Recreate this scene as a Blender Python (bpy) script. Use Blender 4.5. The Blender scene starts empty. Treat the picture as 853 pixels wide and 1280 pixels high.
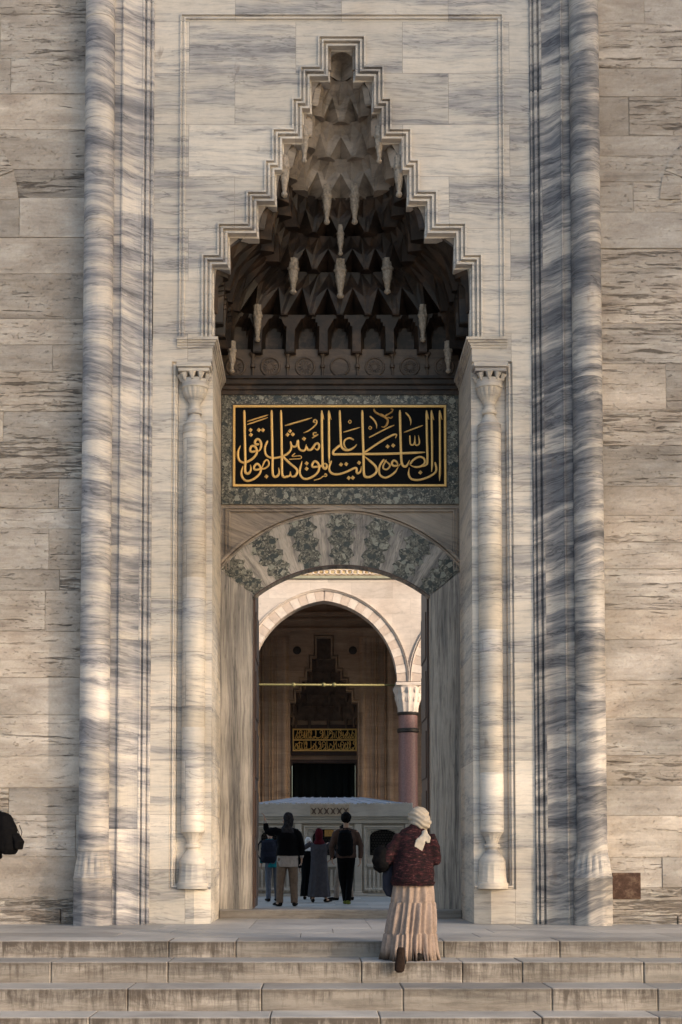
import bpy, bmesh, math, random
from mathutils import Vector, Matrix, noise
from math import radians as R, sin, cos, pi

random.seed(7)
SC = bpy.context.scene
COL = SC.collection

# ------------------------------------------------------------------ camera
F = 1760.0                      # focal length in photo pixels (photo 853 x 1280)
PX0, PY0 = 397.0, 976.0         # optical axis in the photo
PITCH = R(3.05)
CAM = Vector((-0.33, -18.6, 0.898))
cam = bpy.data.cameras.new('camera')
cam.sensor_fit = 'AUTO'; cam.sensor_width = 36.0
cam.lens = F / 1280 * 36.0
cam.shift_x = (426.5 - PX0) / 1280.0
cam.shift_y = (PY0 - 640.0) / 1280.0
cam.clip_start = 0.1; cam.clip_end = 1000
co = bpy.data.objects.new('camera', cam); COL.objects.link(co)
co.location = CAM; co.rotation_euler = (R(90) + PITCH, 0, 0)
SC.camera = co

# ------------------------------------------------------------------ light
SUN_EL, SUN_AZ = R(16), R(52)        # azimuth measured from -Y (behind the camera) towards +X
w = bpy.data.worlds.new('World'); SC.world = w; w.use_nodes = True
nt = w.node_tree
sky = nt.nodes.new('ShaderNodeTexSky'); sky.sky_type = 'NISHITA'; sky.sun_disc = False
sky.sun_elevation = SUN_EL; sky.sun_rotation = pi - SUN_AZ
sky.air_density = 1.0; sky.dust_density = 1.9; sky.ozone_density = 1.0
bg = nt.nodes['Background']; bg.inputs['Strength'].default_value = 0.15
nt.links.new(sky.outputs[0], bg.inputs['Color'])
sl = bpy.data.lights.new('sun', 'SUN'); sl.energy = 2.0; sl.angle = R(0.9); sl.color = (1.0, 0.85, 0.71)
so = bpy.data.objects.new('sun', sl); COL.objects.link(so)
sd = Vector((-sin(SUN_AZ) * cos(SUN_EL), cos(SUN_AZ) * cos(SUN_EL), -sin(SUN_EL)))
so.rotation_euler = sd.to_track_quat('-Z', 'Y').to_euler()
so.location = (20, -25, 20)
SC.view_settings.view_transform = 'Standard'; SC.view_settings.look = 'None'
SC.view_settings.exposure = 1.26; SC.view_settings.gamma = 1.0
SC.view_settings.use_curve_mapping = False
SC.render.engine = 'CYCLES'
SC.cycles.max_bounces = 6; SC.cycles.diffuse_bounces = 4; SC.cycles.glossy_bounces = 2
SC.cycles.use_denoising = True

# ------------------------------------------------------------------ helpers
def at(px, py, Y):
    """world point on the vertical plane at depth Y that the photo shows at (px, py)"""
    dx, dy = (px - PX0) / F, (PY0 - py) / F
    d = Vector((dx, cos(PITCH) - dy * sin(PITCH), sin(PITCH) + dy * cos(PITCH)))
    return CAM + d * ((Y - CAM.y) / d.y)

def ux(u, Y=0.0, py=640):       # half offset in photo pixels from the portal axis -> metres
    return at(428 + u, py, Y).x - at(428, py, Y).x

def zz(py, Y=0.0):
    return at(428, py, Y).z

def empty(name, loc, label=None, cat=None, group=None):
    o = bpy.data.objects.new(name, None); COL.objects.link(o); o.location = loc
    o.empty_display_size = 0.2
    if label: o['label'] = label
    if cat: o['category'] = cat
    if group: o['group'] = group
    return o

def tag(o, label, cat, group=None):
    o['label'] = label; o['category'] = cat
    if group: o['group'] = group
    return o

def wloc(o):
    v = Vector((0, 0, 0))
    if o.parent is None: return o.location.copy()
    return o['_w'] and Vector(o['_w'])

def obj(name, bm, mats, parent=None, smooth=False, loc=None, kind=None, angle=None):
    """one mesh object; vertices are in world coordinates (or local to loc)"""
    me = bpy.data.meshes.new(name)
    if isinstance(bm, bmesh.types.BMesh):
        bmesh.ops.recalc_face_normals(bm, faces=bm.faces)
        bm.to_mesh(me); bm.free()
    else:
        me = bm
    o = bpy.data.objects.new(name, me); COL.objects.link(o)
    if not isinstance(mats, (list, tuple)): mats = [mats]
    if not me.materials:
        for m in mats: me.materials.append(m)
    if smooth:
        me.polygons.foreach_set('use_smooth', [True] * len(me.polygons))
        if angle: me.set_sharp_from_angle(angle=R(angle))
    if loc is not None: o.location = loc
    if parent is not None:
        o.parent = parent
        root = parent
        # only roots carry a transform; parts sit at identity in the world
        if root.parent is None and root.type == 'EMPTY':
            o.matrix_parent_inverse = Matrix.Translation(-root.location)
    if kind: o['kind'] = kind
    return o

def BM(): return bmesh.new()

def box(bm, x0, x1, y0, y1, z0, z1, mi=0):
    vs = [bm.verts.new((x, y, z)) for z in (z0, z1) for y in (y0, y1) for x in (x0, x1)]
    fs = []
    for q in ((0, 2, 3, 1), (4, 5, 7, 6), (0, 1, 5, 4), (2, 6, 7, 3), (0, 4, 6, 2), (1, 3, 7, 5)):
        f = bm.faces.new([vs[i] for i in q]); f.material_index = mi; fs.append(f)
    return vs, fs

def bbox_bev(bm, x0, x1, y0, y1, z0, z1, b, seg=1):
    vs, fs = box(bm, x0, x1, y0, y1, z0, z1)
    es = list({e for f in fs for e in f.edges})
    bmesh.ops.bevel(bm, geom=es, offset=b, segments=seg, affect='EDGES', profile=0.5)

def prism(bm, pts, z0, z1, mi=0):
    """vertical prism from plan points (x,y)"""
    a = [bm.verts.new((p[0], p[1], z0)) for p in pts]; b = [bm.verts.new((p[0], p[1], z1)) for p in pts]
    n = len(pts)
    for i in range(n):
        f = bm.faces.new((a[i], a[(i + 1) % n], b[(i + 1) % n], b[i])); f.material_index = mi
    bm.faces.new(a[::-1]).material_index = mi; bm.faces.new(b).material_index = mi

def plate(bm, pts, y0, y1, mi=0):
    """slab from elevation points (x,z) between depths y0 and y1"""
    a = [bm.verts.new((p[0], y0, p[1])) for p in pts]; b = [bm.verts.new((p[0], y1, p[1])) for p in pts]
    n = len(pts)
    for i in range(n):
        f = bm.faces.new((a[i], a[(i + 1) % n], b[(i + 1) % n], b[i])); f.material_index = mi
    bm.faces.new(a[::-1]).material_index = mi; bm.faces.new(b).material_index = mi

def sweep(bm, path, prof, mapf, closed=False, mi=0):
    """profile (offset to the left of the path, c) swept along a 2D path with mitred corners"""
    n = len(path); P = [Vector(p) for p in path]; rows = []
    for i in range(n):
        if closed: d0 = (P[i] - P[i - 1]).normalized(); d1 = (P[(i + 1) % n] - P[i]).normalized()
        else:
            d0 = (P[i] - P[i - 1]).normalized() if i else (P[1] - P[0]).normalized()
            d1 = (P[i + 1] - P[i]).normalized() if i < n - 1 else d0
        n0 = Vector((-d0.y, d0.x)); n1 = Vector((-d1.y, d1.x))
        m = (n0 + n1); m = m / max(1e-6, m.dot(n0)) if m.length > 1e-6 else n0
        rows.append([bm.verts.new(mapf(P[i].x + m.x * o, P[i].y + m.y * o, c)) for o, c in prof])
    rng = range(n) if closed else range(n - 1)
    for i in rng:
        a, b = rows[i], rows[(i + 1) % n]
        for k in range(len(prof) - 1):
            bm.faces.new((a[k], b[k], b[k + 1], a[k + 1])).material_index = mi
    if not closed:
        for r in (rows[0], rows[-1]):
            try: bm.faces.new(r).material_index = mi
            except Exception: pass

def lathe(bm, prof, cx, cy, n=24, flute=None, z0=0.0, mi=0):
    """profile [(r, z)] turned about a vertical axis; flute(r,z,theta)->r"""
    rings = []
    for r, z in prof:
        ring = []
        for k in range(n):
            t = 2 * pi * k / n
            rr = flute(r, z, t) if flute else r
            ring.append(bm.verts.new((cx + rr * cos(t), cy + rr * sin(t), z0 + z)))
        rings.append(ring)
    for a, b in zip(rings, rings[1:]):
        for k in range(n):
            bm.faces.new((a[k], a[(k + 1) % n], b[(k + 1) % n], b[k])).material_index = mi
    bm.faces.new(rings[0][::-1]).material_index = mi; bm.faces.new(rings[-1]).material_index = mi

def tube(bm, secs, n=12, cap=True, ref=Vector((1, 0, 0))):
    """ellipse sections [(centre, rx, ry)] along a path"""
    rings = []; m = len(secs)
    for i, (c, rx, ry) in enumerate(secs):
        c = Vector(c)
        a = Vector(secs[max(0, i - 1)][0]); b = Vector(secs[min(m - 1, i + 1)][0])
        t = (b - a).normalized()
        r = ref - t * ref.dot(t)
        if r.length < 0.15: r = Vector((0, 1, 0)) - t * t.y
        r.normalize(); s = t.cross(r)
        rings.append([bm.verts.new(c + r * rx * cos(2 * pi * k / n) + s * ry * sin(2 * pi * k / n)) for k in range(n)])
    for a, b in zip(rings, rings[1:]):
        for k in range(n): bm.faces.new((a[k], a[(k + 1) % n], b[(k + 1) % n], b[k]))
    if cap: bm.faces.new(rings[0][::-1]); bm.faces.new(rings[-1])

def ball(bm, c, rx, ry, rz, seg=14, rot=None):
    M = Matrix.Translation(Vector(c)) @ (rot.to_matrix().to_4x4() if rot else Matrix()) @ Matrix.Diagonal((rx, ry, rz, 1))
    bmesh.ops.create_uvsphere(bm, u_segments=seg, v_segments=max(6, seg * 2 // 3), radius=1, matrix=M)

TMP_SCENE = bpy.data.scenes.new('tmp'); TMP = [TMP_SCENE]
def remeshed(bm, voxel, smooth_it=3, fold=None):
    """voxel union of the shells in bm as one continuous mesh"""
    bmesh.ops.recalc_face_normals(bm, faces=bm.faces)
    me = bpy.data.meshes.new('tmp'); bm.to_mesh(me); bm.free()
    ts = TMP_SCENE
    o = bpy.data.objects.new('tmp', me); ts.collection.objects.link(o)
    md = o.modifiers.new('r', 'REMESH'); md.mode = 'VOXEL'; md.voxel_size = voxel
    ms = o.modifiers.new('s', 'SMOOTH'); ms.iterations = smooth_it; ms.factor = 0.5
    ts.view_layers[0].update(); dg = ts.view_layers[0].depsgraph
    me2 = bpy.data.meshes.new_from_object(o.evaluated_get(dg))
    ts.collection.objects.unlink(o); TMP.extend((o, me))
    if fold:
        moved = [v.co + v.normal * fold(v.co) for v in me2.vertices]
        me2.vertices.foreach_set('co', [c for p_ in moved for c in p_]); me2.update()
    return me2

# ------------------------------------------------------------------ materials
class N:
    def __init__(s, name):
        s.m = bpy.data.materials.new(name); s.m.use_nodes = True
        s.t = s.m.node_tree; s.b = s.t.nodes['Principled BSDF']
    def n(s, typ, **kw):
        nd = s.t.nodes.new('ShaderNode' + typ)
        for k, v in kw.items(): setattr(nd, k, v)
        return nd
    def l(s, a, b): s.t.links.new(a, b)
    def set(s, sock, v):
        if hasattr(v, 'is_linked') or isinstance(v, bpy.types.NodeSocket): s.l(v, sock)
        else: sock.default_value = v
    def math(s, op, a, b=None, clamp=False):
        nd = s.n('Math', operation=op); nd.use_clamp = clamp
        s.set(nd.inputs[0], a)
        if b is not None: s.set(nd.inputs[1], b)
        return nd.outputs[0]
    def mix(s, fac, a, b, typ='MIX'):
        nd = s.n('Mix', data_type='RGBA', blend_type=typ)
        s.set(nd.inputs[0], fac); s.set(nd.inputs[6], a); s.set(nd.inputs[7], b)
        return nd.outputs[2]
    def ramp(s, fac, stops, interp='LINEAR'):
        nd = s.n('ValToRGB'); cr = nd.color_ramp; cr.interpolation = interp
        while len(cr.elements) < len(stops): cr.elements.new(0.5)
        for e, (p, c) in zip(cr.elements, stops):
            e.position = p; e.color = (c, c, c, 1) if isinstance(c, (int, float)) else (*c, 1)
        s.l(fac, nd.inputs[0]); return nd.outputs[0]
    def pos(s):
        return s.n('NewGeometry').outputs['Position']
    def scale(s, v, sc, off=(0, 0, 0)):
        nd = s.n('Mapping'); nd.inputs['Scale'].default_value = sc; nd.inputs['Location'].default_value = off
        s.l(v, nd.inputs['Vector']); return nd.outputs[0]
    def noise(s, v, scale=1, detail=4, rough=0.55, dist=0.0, w=None):
        nd = s.n('TexNoise', noise_dimensions='4D' if w is not None else '3D')
        nd.inputs['Scale'].default_value = scale; nd.inputs['Detail'].default_value = detail
        nd.inputs['Roughness'].default_value = rough; nd.inputs['Distortion'].default_value = dist
        s.l(v, nd.inputs['Vector'])
        if w is not None: s.set(nd.inputs['W'], w)
        return nd.outputs['Fac']
    def bump(s, h, strength=0.3, dist=0.02):
        nd = s.n('Bump'); nd.inputs['Strength'].default_value = strength; nd.inputs['Distance'].default_value = dist
        s.l(h, nd.inputs['Height']); s.l(nd.outputs[0], s.b.inputs['Normal'])
    def done(s, col, rough=0.6, spec=0.4, metal=0.0):
        s.set(s.b.inputs['Base Color'], col if not isinstance(col, tuple) else (*col, 1))
        s.set(s.b.inputs['Roughness'], rough); s.b.inputs['Specular IOR Level'].default_value = spec
        s.b.inputs['Metallic'].default_value = metal
        return s.m

def marble(name, cols, vert=False, bw=1.7, bh=0.62, joint=0.5, zs=2.6, stain=0.35, line=0.35, off=(0, 0, 0), rough=0.55, tilt=0.0, wobble=1.0, soot_shade=0.0, polar=None):
    s = N(name); p = s.pos()
    sx = s.n('SeparateXYZ'); s.l(p, sx.inputs[0])
    cx = s.n('CombineXYZ'); s.l(sx.outputs[0], cx.inputs[0]); s.l(sx.outputs[2], cx.inputs[1])
    br = s.n('TexBrick'); br.offset = 0.43; br.squash = 1.0
    br.inputs['Color1'].default_value = (0, 0, 0, 1); br.inputs['Color2'].default_value = (1, 1, 1, 1)
    br.inputs['Mortar'].default_value = (0.5, 0.5, 0.5, 1)
    br.inputs['Scale'].default_value = 1.0; br.inputs['Mortar Size'].default_value = 0.003
    br.inputs['Mortar Smooth'].default_value = 0.2
    br.inputs['Brick Width'].default_value = bw; br.inputs['Row Height'].default_value = bh
    mp = s.scale(cx.outputs[0], (1, 1, 1), (off[0], off[2], 0)); s.l(mp, br.inputs['Vector'])
    rnd = s.math('MULTIPLY', br.outputs['Color'], 1.0 * 3.0)
    wob = s.noise(p, 0.55, 3)
    if polar:
        dx_ = s.math('SUBTRACT', sx.outputs[0], polar[0]); dz_ = s.math('SUBTRACT', sx.outputs[2], polar[1])
        pc = s.n('CombineXYZ'); s.l(s.math('MULTIPLY', s.math('ARCTAN2', dx_, dz_), polar[2]), pc.inputs[0])
        s.l(s.math('SQRT', s.math('ADD', s.math('MULTIPLY', dx_, dx_), s.math('MULTIPLY', dz_, dz_))), pc.inputs[2]); vert = True
        q = s.scale(pc.outputs[0], (zs, zs, 0.5))
    elif vert: q = s.scale(p, (zs, zs, 0.22))
    else: q = s.scale(p, (0.30, 0.30, zs))
    # bend the beds
    add = s.n('VectorMath', operation='ADD'); s.l(q, add.inputs[0])
    wv = s.n('CombineXYZ'); wm = s.math('MULTIPLY', wob, wobble)
    tl = s.math('MULTIPLY', sx.outputs[0], tilt)
    if vert: s.l(wm, wv.inputs[0])
    else: s.l(s.math('ADD', wm, tl), wv.inputs[2])
    s.l(wv.outputs[0], add.inputs[1]); q = add.outputs[0]
    n1 = s.noise(q, 1.0, 6, 0.66, 0.3, w=rnd)
    q2 = s.scale(q, (1.6, 1.6, 1.6) if not vert else (1, 1, 1.6))
    n2 = s.noise(q2, 3.6, 6, 0.68, 0.6, w=rnd)
    n3 = s.noise(p, 0.8, 3, 0.5)
    f = s.math('ADD', s.math('MULTIPLY', n1, 0.66), s.math('MULTIPLY', n2, 0.34))
    c = s.ramp(f, cols)
    # sharp thin veins that follow the beds and branch
    vn = s.noise(q2, 1.5, 5, 0.6, 1.0, w=rnd)
    rid = s.math('ABSOLUTE', s.math('SUBTRACT', vn, 0.5))
    vein = s.math('MULTIPLY', s.ramp(rid, [(0.0, 1.0), (0.022, 0.0)]), s.ramp(n1, [(0.40, 1.0), (0.58, 0.15)]))
    c = s.mix(s.math('MULTIPLY', vein, line * 2.0, True), c, (*[k * 0.62 for k in cols[0][1]], 1))
    c = s.mix(s.math('MULTIPLY', s.ramp(n2, [(0.33, 1.0), (0.45, 0.0)]), line), c, (*[k * 0.7 for k in cols[0][1]], 1))
    # warm weather stains with a shape of their own
    c = s.mix(s.math('MULTIPLY', s.ramp(n3, [(0.5, 0.0), (0.75, 1.0)]), stain), c, (0.50, 0.38, 0.27, 1), 'MULTIPLY')
    bl = s.noise(s.scale(p, (3, 3, 1.5)), 1.0, 4, .65)
    c = s.mix(s.math('MULTIPLY', s.ramp(bl, [(0.66, 0), (0.74, 1)]), .55), c, (0.16, 0.12, 0.095, 1))
    if soot_shade: c = s.mix(s.math('MULTIPLY', s.ramp(s.noise(p, 3.2, 5, .7, .5), [(0.46, 1), (0.60, 0)]), soot_shade), c, (0.008, 0.0055, 0.0045, 1))  # near-black blotches: soot plus painted shade of the gaps
    sp = s.noise(p, 5.0, 6, 0.7)
    c = s.mix(0.5, c, s.ramp(sp, [(0.25, 0.72), (0.7, 1.08)]), 'MULTIPLY')
    blk = s.math('ADD', s.math('MULTIPLY', br.outputs['Color'], 0.22), 0.86)
    c = s.mix(1.0, c, blk, 'MULTIPLY')
    c = s.mix(s.math('MULTIPLY', br.outputs['Fac'], joint), c, (0.07, 0.055, 0.045, 1))
    h = s.math('SUBTRACT', s.math('MULTIPLY', s.noise(p, 18, 5, 0.65), 0.5), s.math('MULTIPLY', br.outputs['Fac'], 0.8))
    s.bump(h, 0.35, 0.012)
    return s.done(c, rough, 0.35)

PALE = [(0.30, (0.21, 0.195, 0.195)), (0.41, (0.34, 0.32, 0.31)), (0.48, (0.50, 0.455, 0.405)), (0.56, (0.61, 0.54, 0.46)), (0.64, (0.49, 0.45, 0.41)), (0.74, (0.60, 0.50, 0.39))]
GREYB = [(0.33, (0.09, 0.085, 0.095)), (0.44, (0.20, 0.195, 0.21)), (0.505, (0.37, 0.345, 0.335)), (0.565, (0.55, 0.49, 0.43)), (0.635, (0.35, 0.33, 0.325)), (0.74, (0.55, 0.46, 0.37))]
JAMB = [(0.32, (0.06, 0.052, 0.048)), (0.42, (0.13, 0.118, 0.11)), (0.49, (0.25, 0.22, 0.19)), (0.55, (0.39, 0.345, 0.295)), (0.61, (0.19, 0.168, 0.15)), (0.70, (0.36, 0.31, 0.25)), (0.8, (0.24, 0.19, 0.15))]
BROWN = [(0.30, (0.11, 0.09, 0.075)), (0.45, (0.21, 0.17, 0.138)), (0.55, (0.32, 0.26, 0.205)), (0.70, (0.40, 0.325, 0.25))]
M = {}
M['marble'] = marble('veined_marble', PALE, zs=3.2, wobble=.7, bw=1.45, bh=.72, joint=.55)
M['marble_col'] = marble('column_marble', GREYB, bw=60, bh=1.35, joint=0.6, zs=2.6, stain=0.35, off=(20, 0, 0.4), tilt=0.25, wobble=1.2)
GREYD = [(p_, tuple(k * q for k in c_)) for (p_, c_), q in zip(GREYB, (.7, .62, .68, .88, .6, .85))]
M['marble_col_dark'] = marble('slate_column_marble', GREYD, bw=60, bh=1.35, joint=0.6, zs=2.2, stain=0.3, off=(20, 0, 0.9), tilt=-0.35, wobble=1.3, line=.45)
M['marble_band_dark'] = marble('slate_moulding_marble', GREYD, bw=0.9, bh=1.25, joint=0.35, zs=2.2, stain=0.2, tilt=-0.45, wobble=1.2, line=.45)
M['carved_marble'] = marble('carved_cream_marble', [(a_, tuple(k * 1.0 for k in b_)) for a_, b_ in PALE], bw=60, bh=60, joint=0, zs=3, stain=.3, line=.15, off=(20, 0, 20))
M['marble_band'] = marble('moulding_marble', GREYB, bw=0.9, bh=1.25, joint=0.35, zs=2.4, stain=0.25, tilt=0.35)
M['marble_jamb'] = marble('jamb_marble', JAMB, vert=True, bw=60, bh=60, joint=0.0, zs=8.0, stain=0.25, off=(20, 0, 20), rough=0.4)
M['marble_spandrel'] = marble('spandrel_marble', BROWN, bw=60, bh=60, joint=0, zs=4.0, stain=0.1, off=(20, 0, 20), tilt=1.6)
M['marble_arch'] = marble('arch_marble', [(a, tuple(k * 1.1 for k in b)) for a, b in JAMB], bw=60, bh=60, joint=0, zs=5.0, off=(20, 0, 20), stain=.1, wobble=.5, polar=(at(427.5, 882, 1.75).x, at(427.5, 882, 1.75).z, 2.2))
M['hood'] = marble('shaded_hood_stone', [(0.3, (0.018, 0.010, 0.006)), (0.45, (0.038, 0.022, 0.014)), (0.58, (0.068, 0.042, 0.027)), (0.72, (0.125, 0.08, 0.052))], bw=60, bh=60, joint=0, zs=1.8, stain=0.55, line=0.2, off=(20, 0, 20), soot_shade=.85)  # deep tiers: recess shade put into the colour along with soot
M['hood_light'] = marble('hood_light_stone', [(0.3, (0.11, 0.088, 0.07)), (0.45, (0.22, 0.18, 0.145)), (0.6, (0.36, 0.30, 0.245)), (0.75, (0.45, 0.38, 0.305))], bw=60, bh=60, joint=0, zs=1.8, stain=0.5, line=0.3, off=(20, 0, 20), soot_shade=.18)
M['frieze_stone'] = marble('frieze_stone', [(0.3, (0.05, 0.034, 0.025)), (0.45, (0.09, 0.063, 0.045)), (0.6, (0.145, 0.103, 0.074)), (0.75, (0.19, 0.138, 0.10))], bw=60, bh=60, joint=0, zs=1.8, stain=0.5, line=0.3, off=(20, 0, 20), soot_shade=.25)
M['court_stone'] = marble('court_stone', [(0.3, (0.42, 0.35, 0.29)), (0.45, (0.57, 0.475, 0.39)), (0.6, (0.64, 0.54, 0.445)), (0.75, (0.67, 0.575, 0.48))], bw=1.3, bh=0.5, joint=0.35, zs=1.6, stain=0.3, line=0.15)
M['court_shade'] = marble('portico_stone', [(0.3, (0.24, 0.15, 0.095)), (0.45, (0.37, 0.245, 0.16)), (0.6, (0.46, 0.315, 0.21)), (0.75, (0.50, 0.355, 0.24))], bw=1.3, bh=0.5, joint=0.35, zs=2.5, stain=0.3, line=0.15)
M['fountain'] = marble('fountain_marble', [(0.3, (0.40, 0.36, 0.315)), (0.45, (0.56, 0.50, 0.43)), (0.6, (0.67, 0.59, 0.495)), (0.75, (0.69, 0.60, 0.50))], bw=60, bh=60, joint=0, zs=2.0, stain=0.5, line=0.15, off=(20, 0, 20))

def step_mat():
    s = N('step_marble'); p = s.pos()
    q = s.scale(p, (0.5, 0.5, 7)); a = s.noise(q, 1.0, 5, 0.6, 0.4)
    at_ = s.n('Attribute', attribute_name='rnd')
    q4 = s.noise(q, 2.4, 5, 0.6, 0.4, w=s.math('MULTIPLY', at_.outputs['Fac'], 9.0))
    c = s.ramp(s.math('ADD', s.math('MULTIPLY', a, .4), s.math('MULTIPLY', q4, .6)), [(0.32, (0.20, 0.185, 0.17)), (0.45, (0.33, 0.305, 0.28)), (0.58, (0.42, 0.39, 0.355)), (0.72, (0.47, 0.43, 0.385))])
    c = s.mix(1.0, c, s.math('ADD', s.math('MULTIPLY', at_.outputs['Fac'], 0.42), 0.66), 'MULTIPLY')
    # run-off streaks on the risers
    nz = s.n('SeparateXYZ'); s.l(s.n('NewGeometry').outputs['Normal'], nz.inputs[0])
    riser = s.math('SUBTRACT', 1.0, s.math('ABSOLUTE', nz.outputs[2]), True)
    st = s.noise(s.scale(p, (10, 10, 1.0)), 1.0, 7, 0.78, 1.6); st2 = s.noise(s.scale(p, (1.5, 1, 3)), 1.0, 7, .75, 1.0)
    hg = s.n('Attribute', attribute_name='hgt').outputs['Fac']
    drip = s.math('SUBTRACT', s.math('ADD', s.math('MULTIPLY', st, 1.5), s.math('MULTIPLY', st2, .9)), s.math('SUBTRACT', 1.30, s.math('MULTIPLY', hg, .42)))
    drip = s.math('ADD', drip, s.math('MULTIPLY', s.math('SUBTRACT', at_.outputs['Fac'], .55), .28))
    k = s.math('MULTIPLY', s.ramp(drip, [(-0.02, 0), (0.38, 1)]), riser)
    edge_ = s.math('MULTIPLY', s.ramp(hg, [(0.80, 0), (0.90, 1), (0.985, 1), (1.0, 0)]), s.ramp(st2, [(.35, .2), (.55, 1)]))
    k = s.math('MAXIMUM', k, s.math('MULTIPLY', s.math('MULTIPLY', edge_, riser), .75))
    c = s.mix(s.math('MULTIPLY', k, 0.90), c, (0.050, 0.037, 0.029, 1))
    dirt = s.ramp(s.noise(s.scale(p, (1.2, 1.2, 13)), 1.0, 7, .78, .8), [(0.46, 0), (0.60, 1)])
    c = s.mix(s.math('MULTIPLY', s.math('MULTIPLY', dirt, riser), .5), c, (0.10, 0.078, 0.06, 1))
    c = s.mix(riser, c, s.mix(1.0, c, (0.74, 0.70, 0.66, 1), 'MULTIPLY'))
    c = s.mix(0.6, c, s.ramp(s.noise(p, 9, 6, .7), [(0.25, .7), (.7, 1.1)]), 'MULTIPLY')
    s.bump(s.noise(p, 25, 6, .7), 0.35, 0.01)
    return s.done(c, 0.5, 0.4)
M['step'] = step_mat()

def wall_mat():
    s = N('coursed_limestone'); p = s.pos()
    a = s.n('Attribute', attribute_name='rnd'); sp = s.n('SeparateColor'); s.l(a.outputs['Color'], sp.inputs[0])
    tone, rough, hue = sp.outputs[0], sp.outputs[1], sp.outputs[2]
    w4 = s.math('MULTIPLY', tone, 13.0)
    bed = s.noise(s.scale(p, (1.3, 1.3, 3.6)), 1.0, 8, 0.70, 0.4, w=w4)
    base = s.ramp(bed, [(0.30, (0.29, 0.235, 0.195)), (0.44, (0.39, 0.33, 0.275)), (0.55, (0.47, 0.405, 0.345)), (0.68, (0.57, 0.505, 0.44))])
    base = s.mix(hue, base, s.mix(1.0, base, (0.86, 0.90, 0.95, 1), 'MULTIPLY'))
    base = s.mix(1.0, base, s.math('ADD', s.math('MULTIPLY', tone, 0.34), 0.76), 'MULTIPLY')
    # weathered cavities running along the beds
    pit = s.noise(s.scale(p, (1.5, 1.5, 17)), 1.0, 10, 0.80, 0.5, w=w4)
    thr = s.math('SUBTRACT', pit, s.math('SUBTRACT', s.math('MULTIPLY', rough, 0.085), 0.012))
    cav = s.ramp(thr, [(0.345, 1.0), (0.395, 0.0)])
    fine = s.noise(s.scale(p, (12, 12, 26)), 1.0, 6, 0.75, w=w4)
    cav2 = s.math('MULTIPLY', s.ramp(fine, [(0.33, 1.0), (0.41, 0.0)]), s.math('ADD', s.math('MULTIPLY', rough, .6), .25))
    lam = s.ramp(s.noise(s.scale(p, (.8, .8, 16)), 1.0, 6, .7, .5, w=w4), [(0.36, .62), (0.50, 1.0), (.66, 1.12)])
    base = s.mix(s.math('ADD', s.math('MULTIPLY', rough, .7), .2, True), base, s.mix(1.0, base, lam, 'MULTIPLY'))
    c = s.mix(s.math('MULTIPLY', cav, 0.55), base, (0.15, 0.115, 0.09, 1))
    c = s.mix(s.math('MULTIPLY', cav2, 0.6), c, (0.16, 0.12, 0.09, 1))
    pale = s.ramp(s.noise(s.scale(p, (1.6, 1.6, 9)), 1.0, 8, .75), [(0.54, 0), (0.64, 1)])
    c = s.mix(s.math('MULTIPLY', s.math('MULTIPLY', pale, rough), .6), c, (0.58, 0.53, 0.46, 1))
    grain = s.noise(p, 30, 5, .7)
    c = s.mix(0.45, c, s.ramp(grain, [(0.25, .7), (.75, 1.15)]), 'MULTIPLY')
    h = s.math('SUBTRACT', s.math('ADD', s.math('MULTIPLY', grain, 0.16), s.math('MULTIPLY', bed, 0.35)), s.math('ADD', s.math('MULTIPLY', cav, .8), s.math('MULTIPLY', cav2, 0.4)))
    s.bump(h, 0.9, 0.05)
    return s.done(c, 0.85, 0.2)
M['wall'] = wall_mat()

def breccia():
    s = N('green_breccia'); p = s.pos()
    wob = s.n('VectorMath', operation='ADD'); s.l(p, wob.inputs[0])
    nn = s.n('TexNoise'); nn.inputs['Scale'].default_value = 9; nn.inputs['Detail'].default_value = 3; s.l(p, nn.inputs['Vector'])
    sc_ = s.n('VectorMath', operation='SCALE'); sc_.inputs['Scale'].default_value = 0.10; s.l(nn.outputs['Color'], sc_.inputs[0]); s.l(sc_.outputs[0], wob.inputs[1])
    def vor(sc):
        v = s.n('TexVoronoi'); v.inputs['Scale'].default_value = sc; s.l(wob.outputs[0], v.inputs['Vector'])
        q = s.n('SeparateColor'); s.l(v.outputs['Color'], q.inputs[0]); return q.outputs[0], q.outputs[1], v.outputs['Distance']
    a, a2, da = vor(16); b, b2, db = vor(48)
    base = s.ramp(b, [(0.0, (0.014, 0.014, 0.011)), (0.25, (0.05, 0.046, 0.034)), (0.55, (0.098, 0.09, 0.066)), (0.85, (0.155, 0.142, 0.106)), (1.0, (0.29, 0.26, 0.205))])
    c = s.mix(s.ramp(a, [(0.78, 0), (0.82, .9)]), base, (0.015, 0.022, 0.020, 1))
    c = s.mix(s.ramp(a2, [(0.90, 0), (0.94, .7)]), c, (0.30, 0.29, 0.23, 1))
    c = s.mix(0.7, c, s.ramp(s.noise(p, 40, 5, .7), [(0.3, .45), (0.65, 1.2)]), 'MULTIPLY')
    s.bump(s.noise(p, 60, 4), 0.15, 0.004)
    return s.done(c, 0.45, 0.4)
M['breccia'] = breccia()

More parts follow.
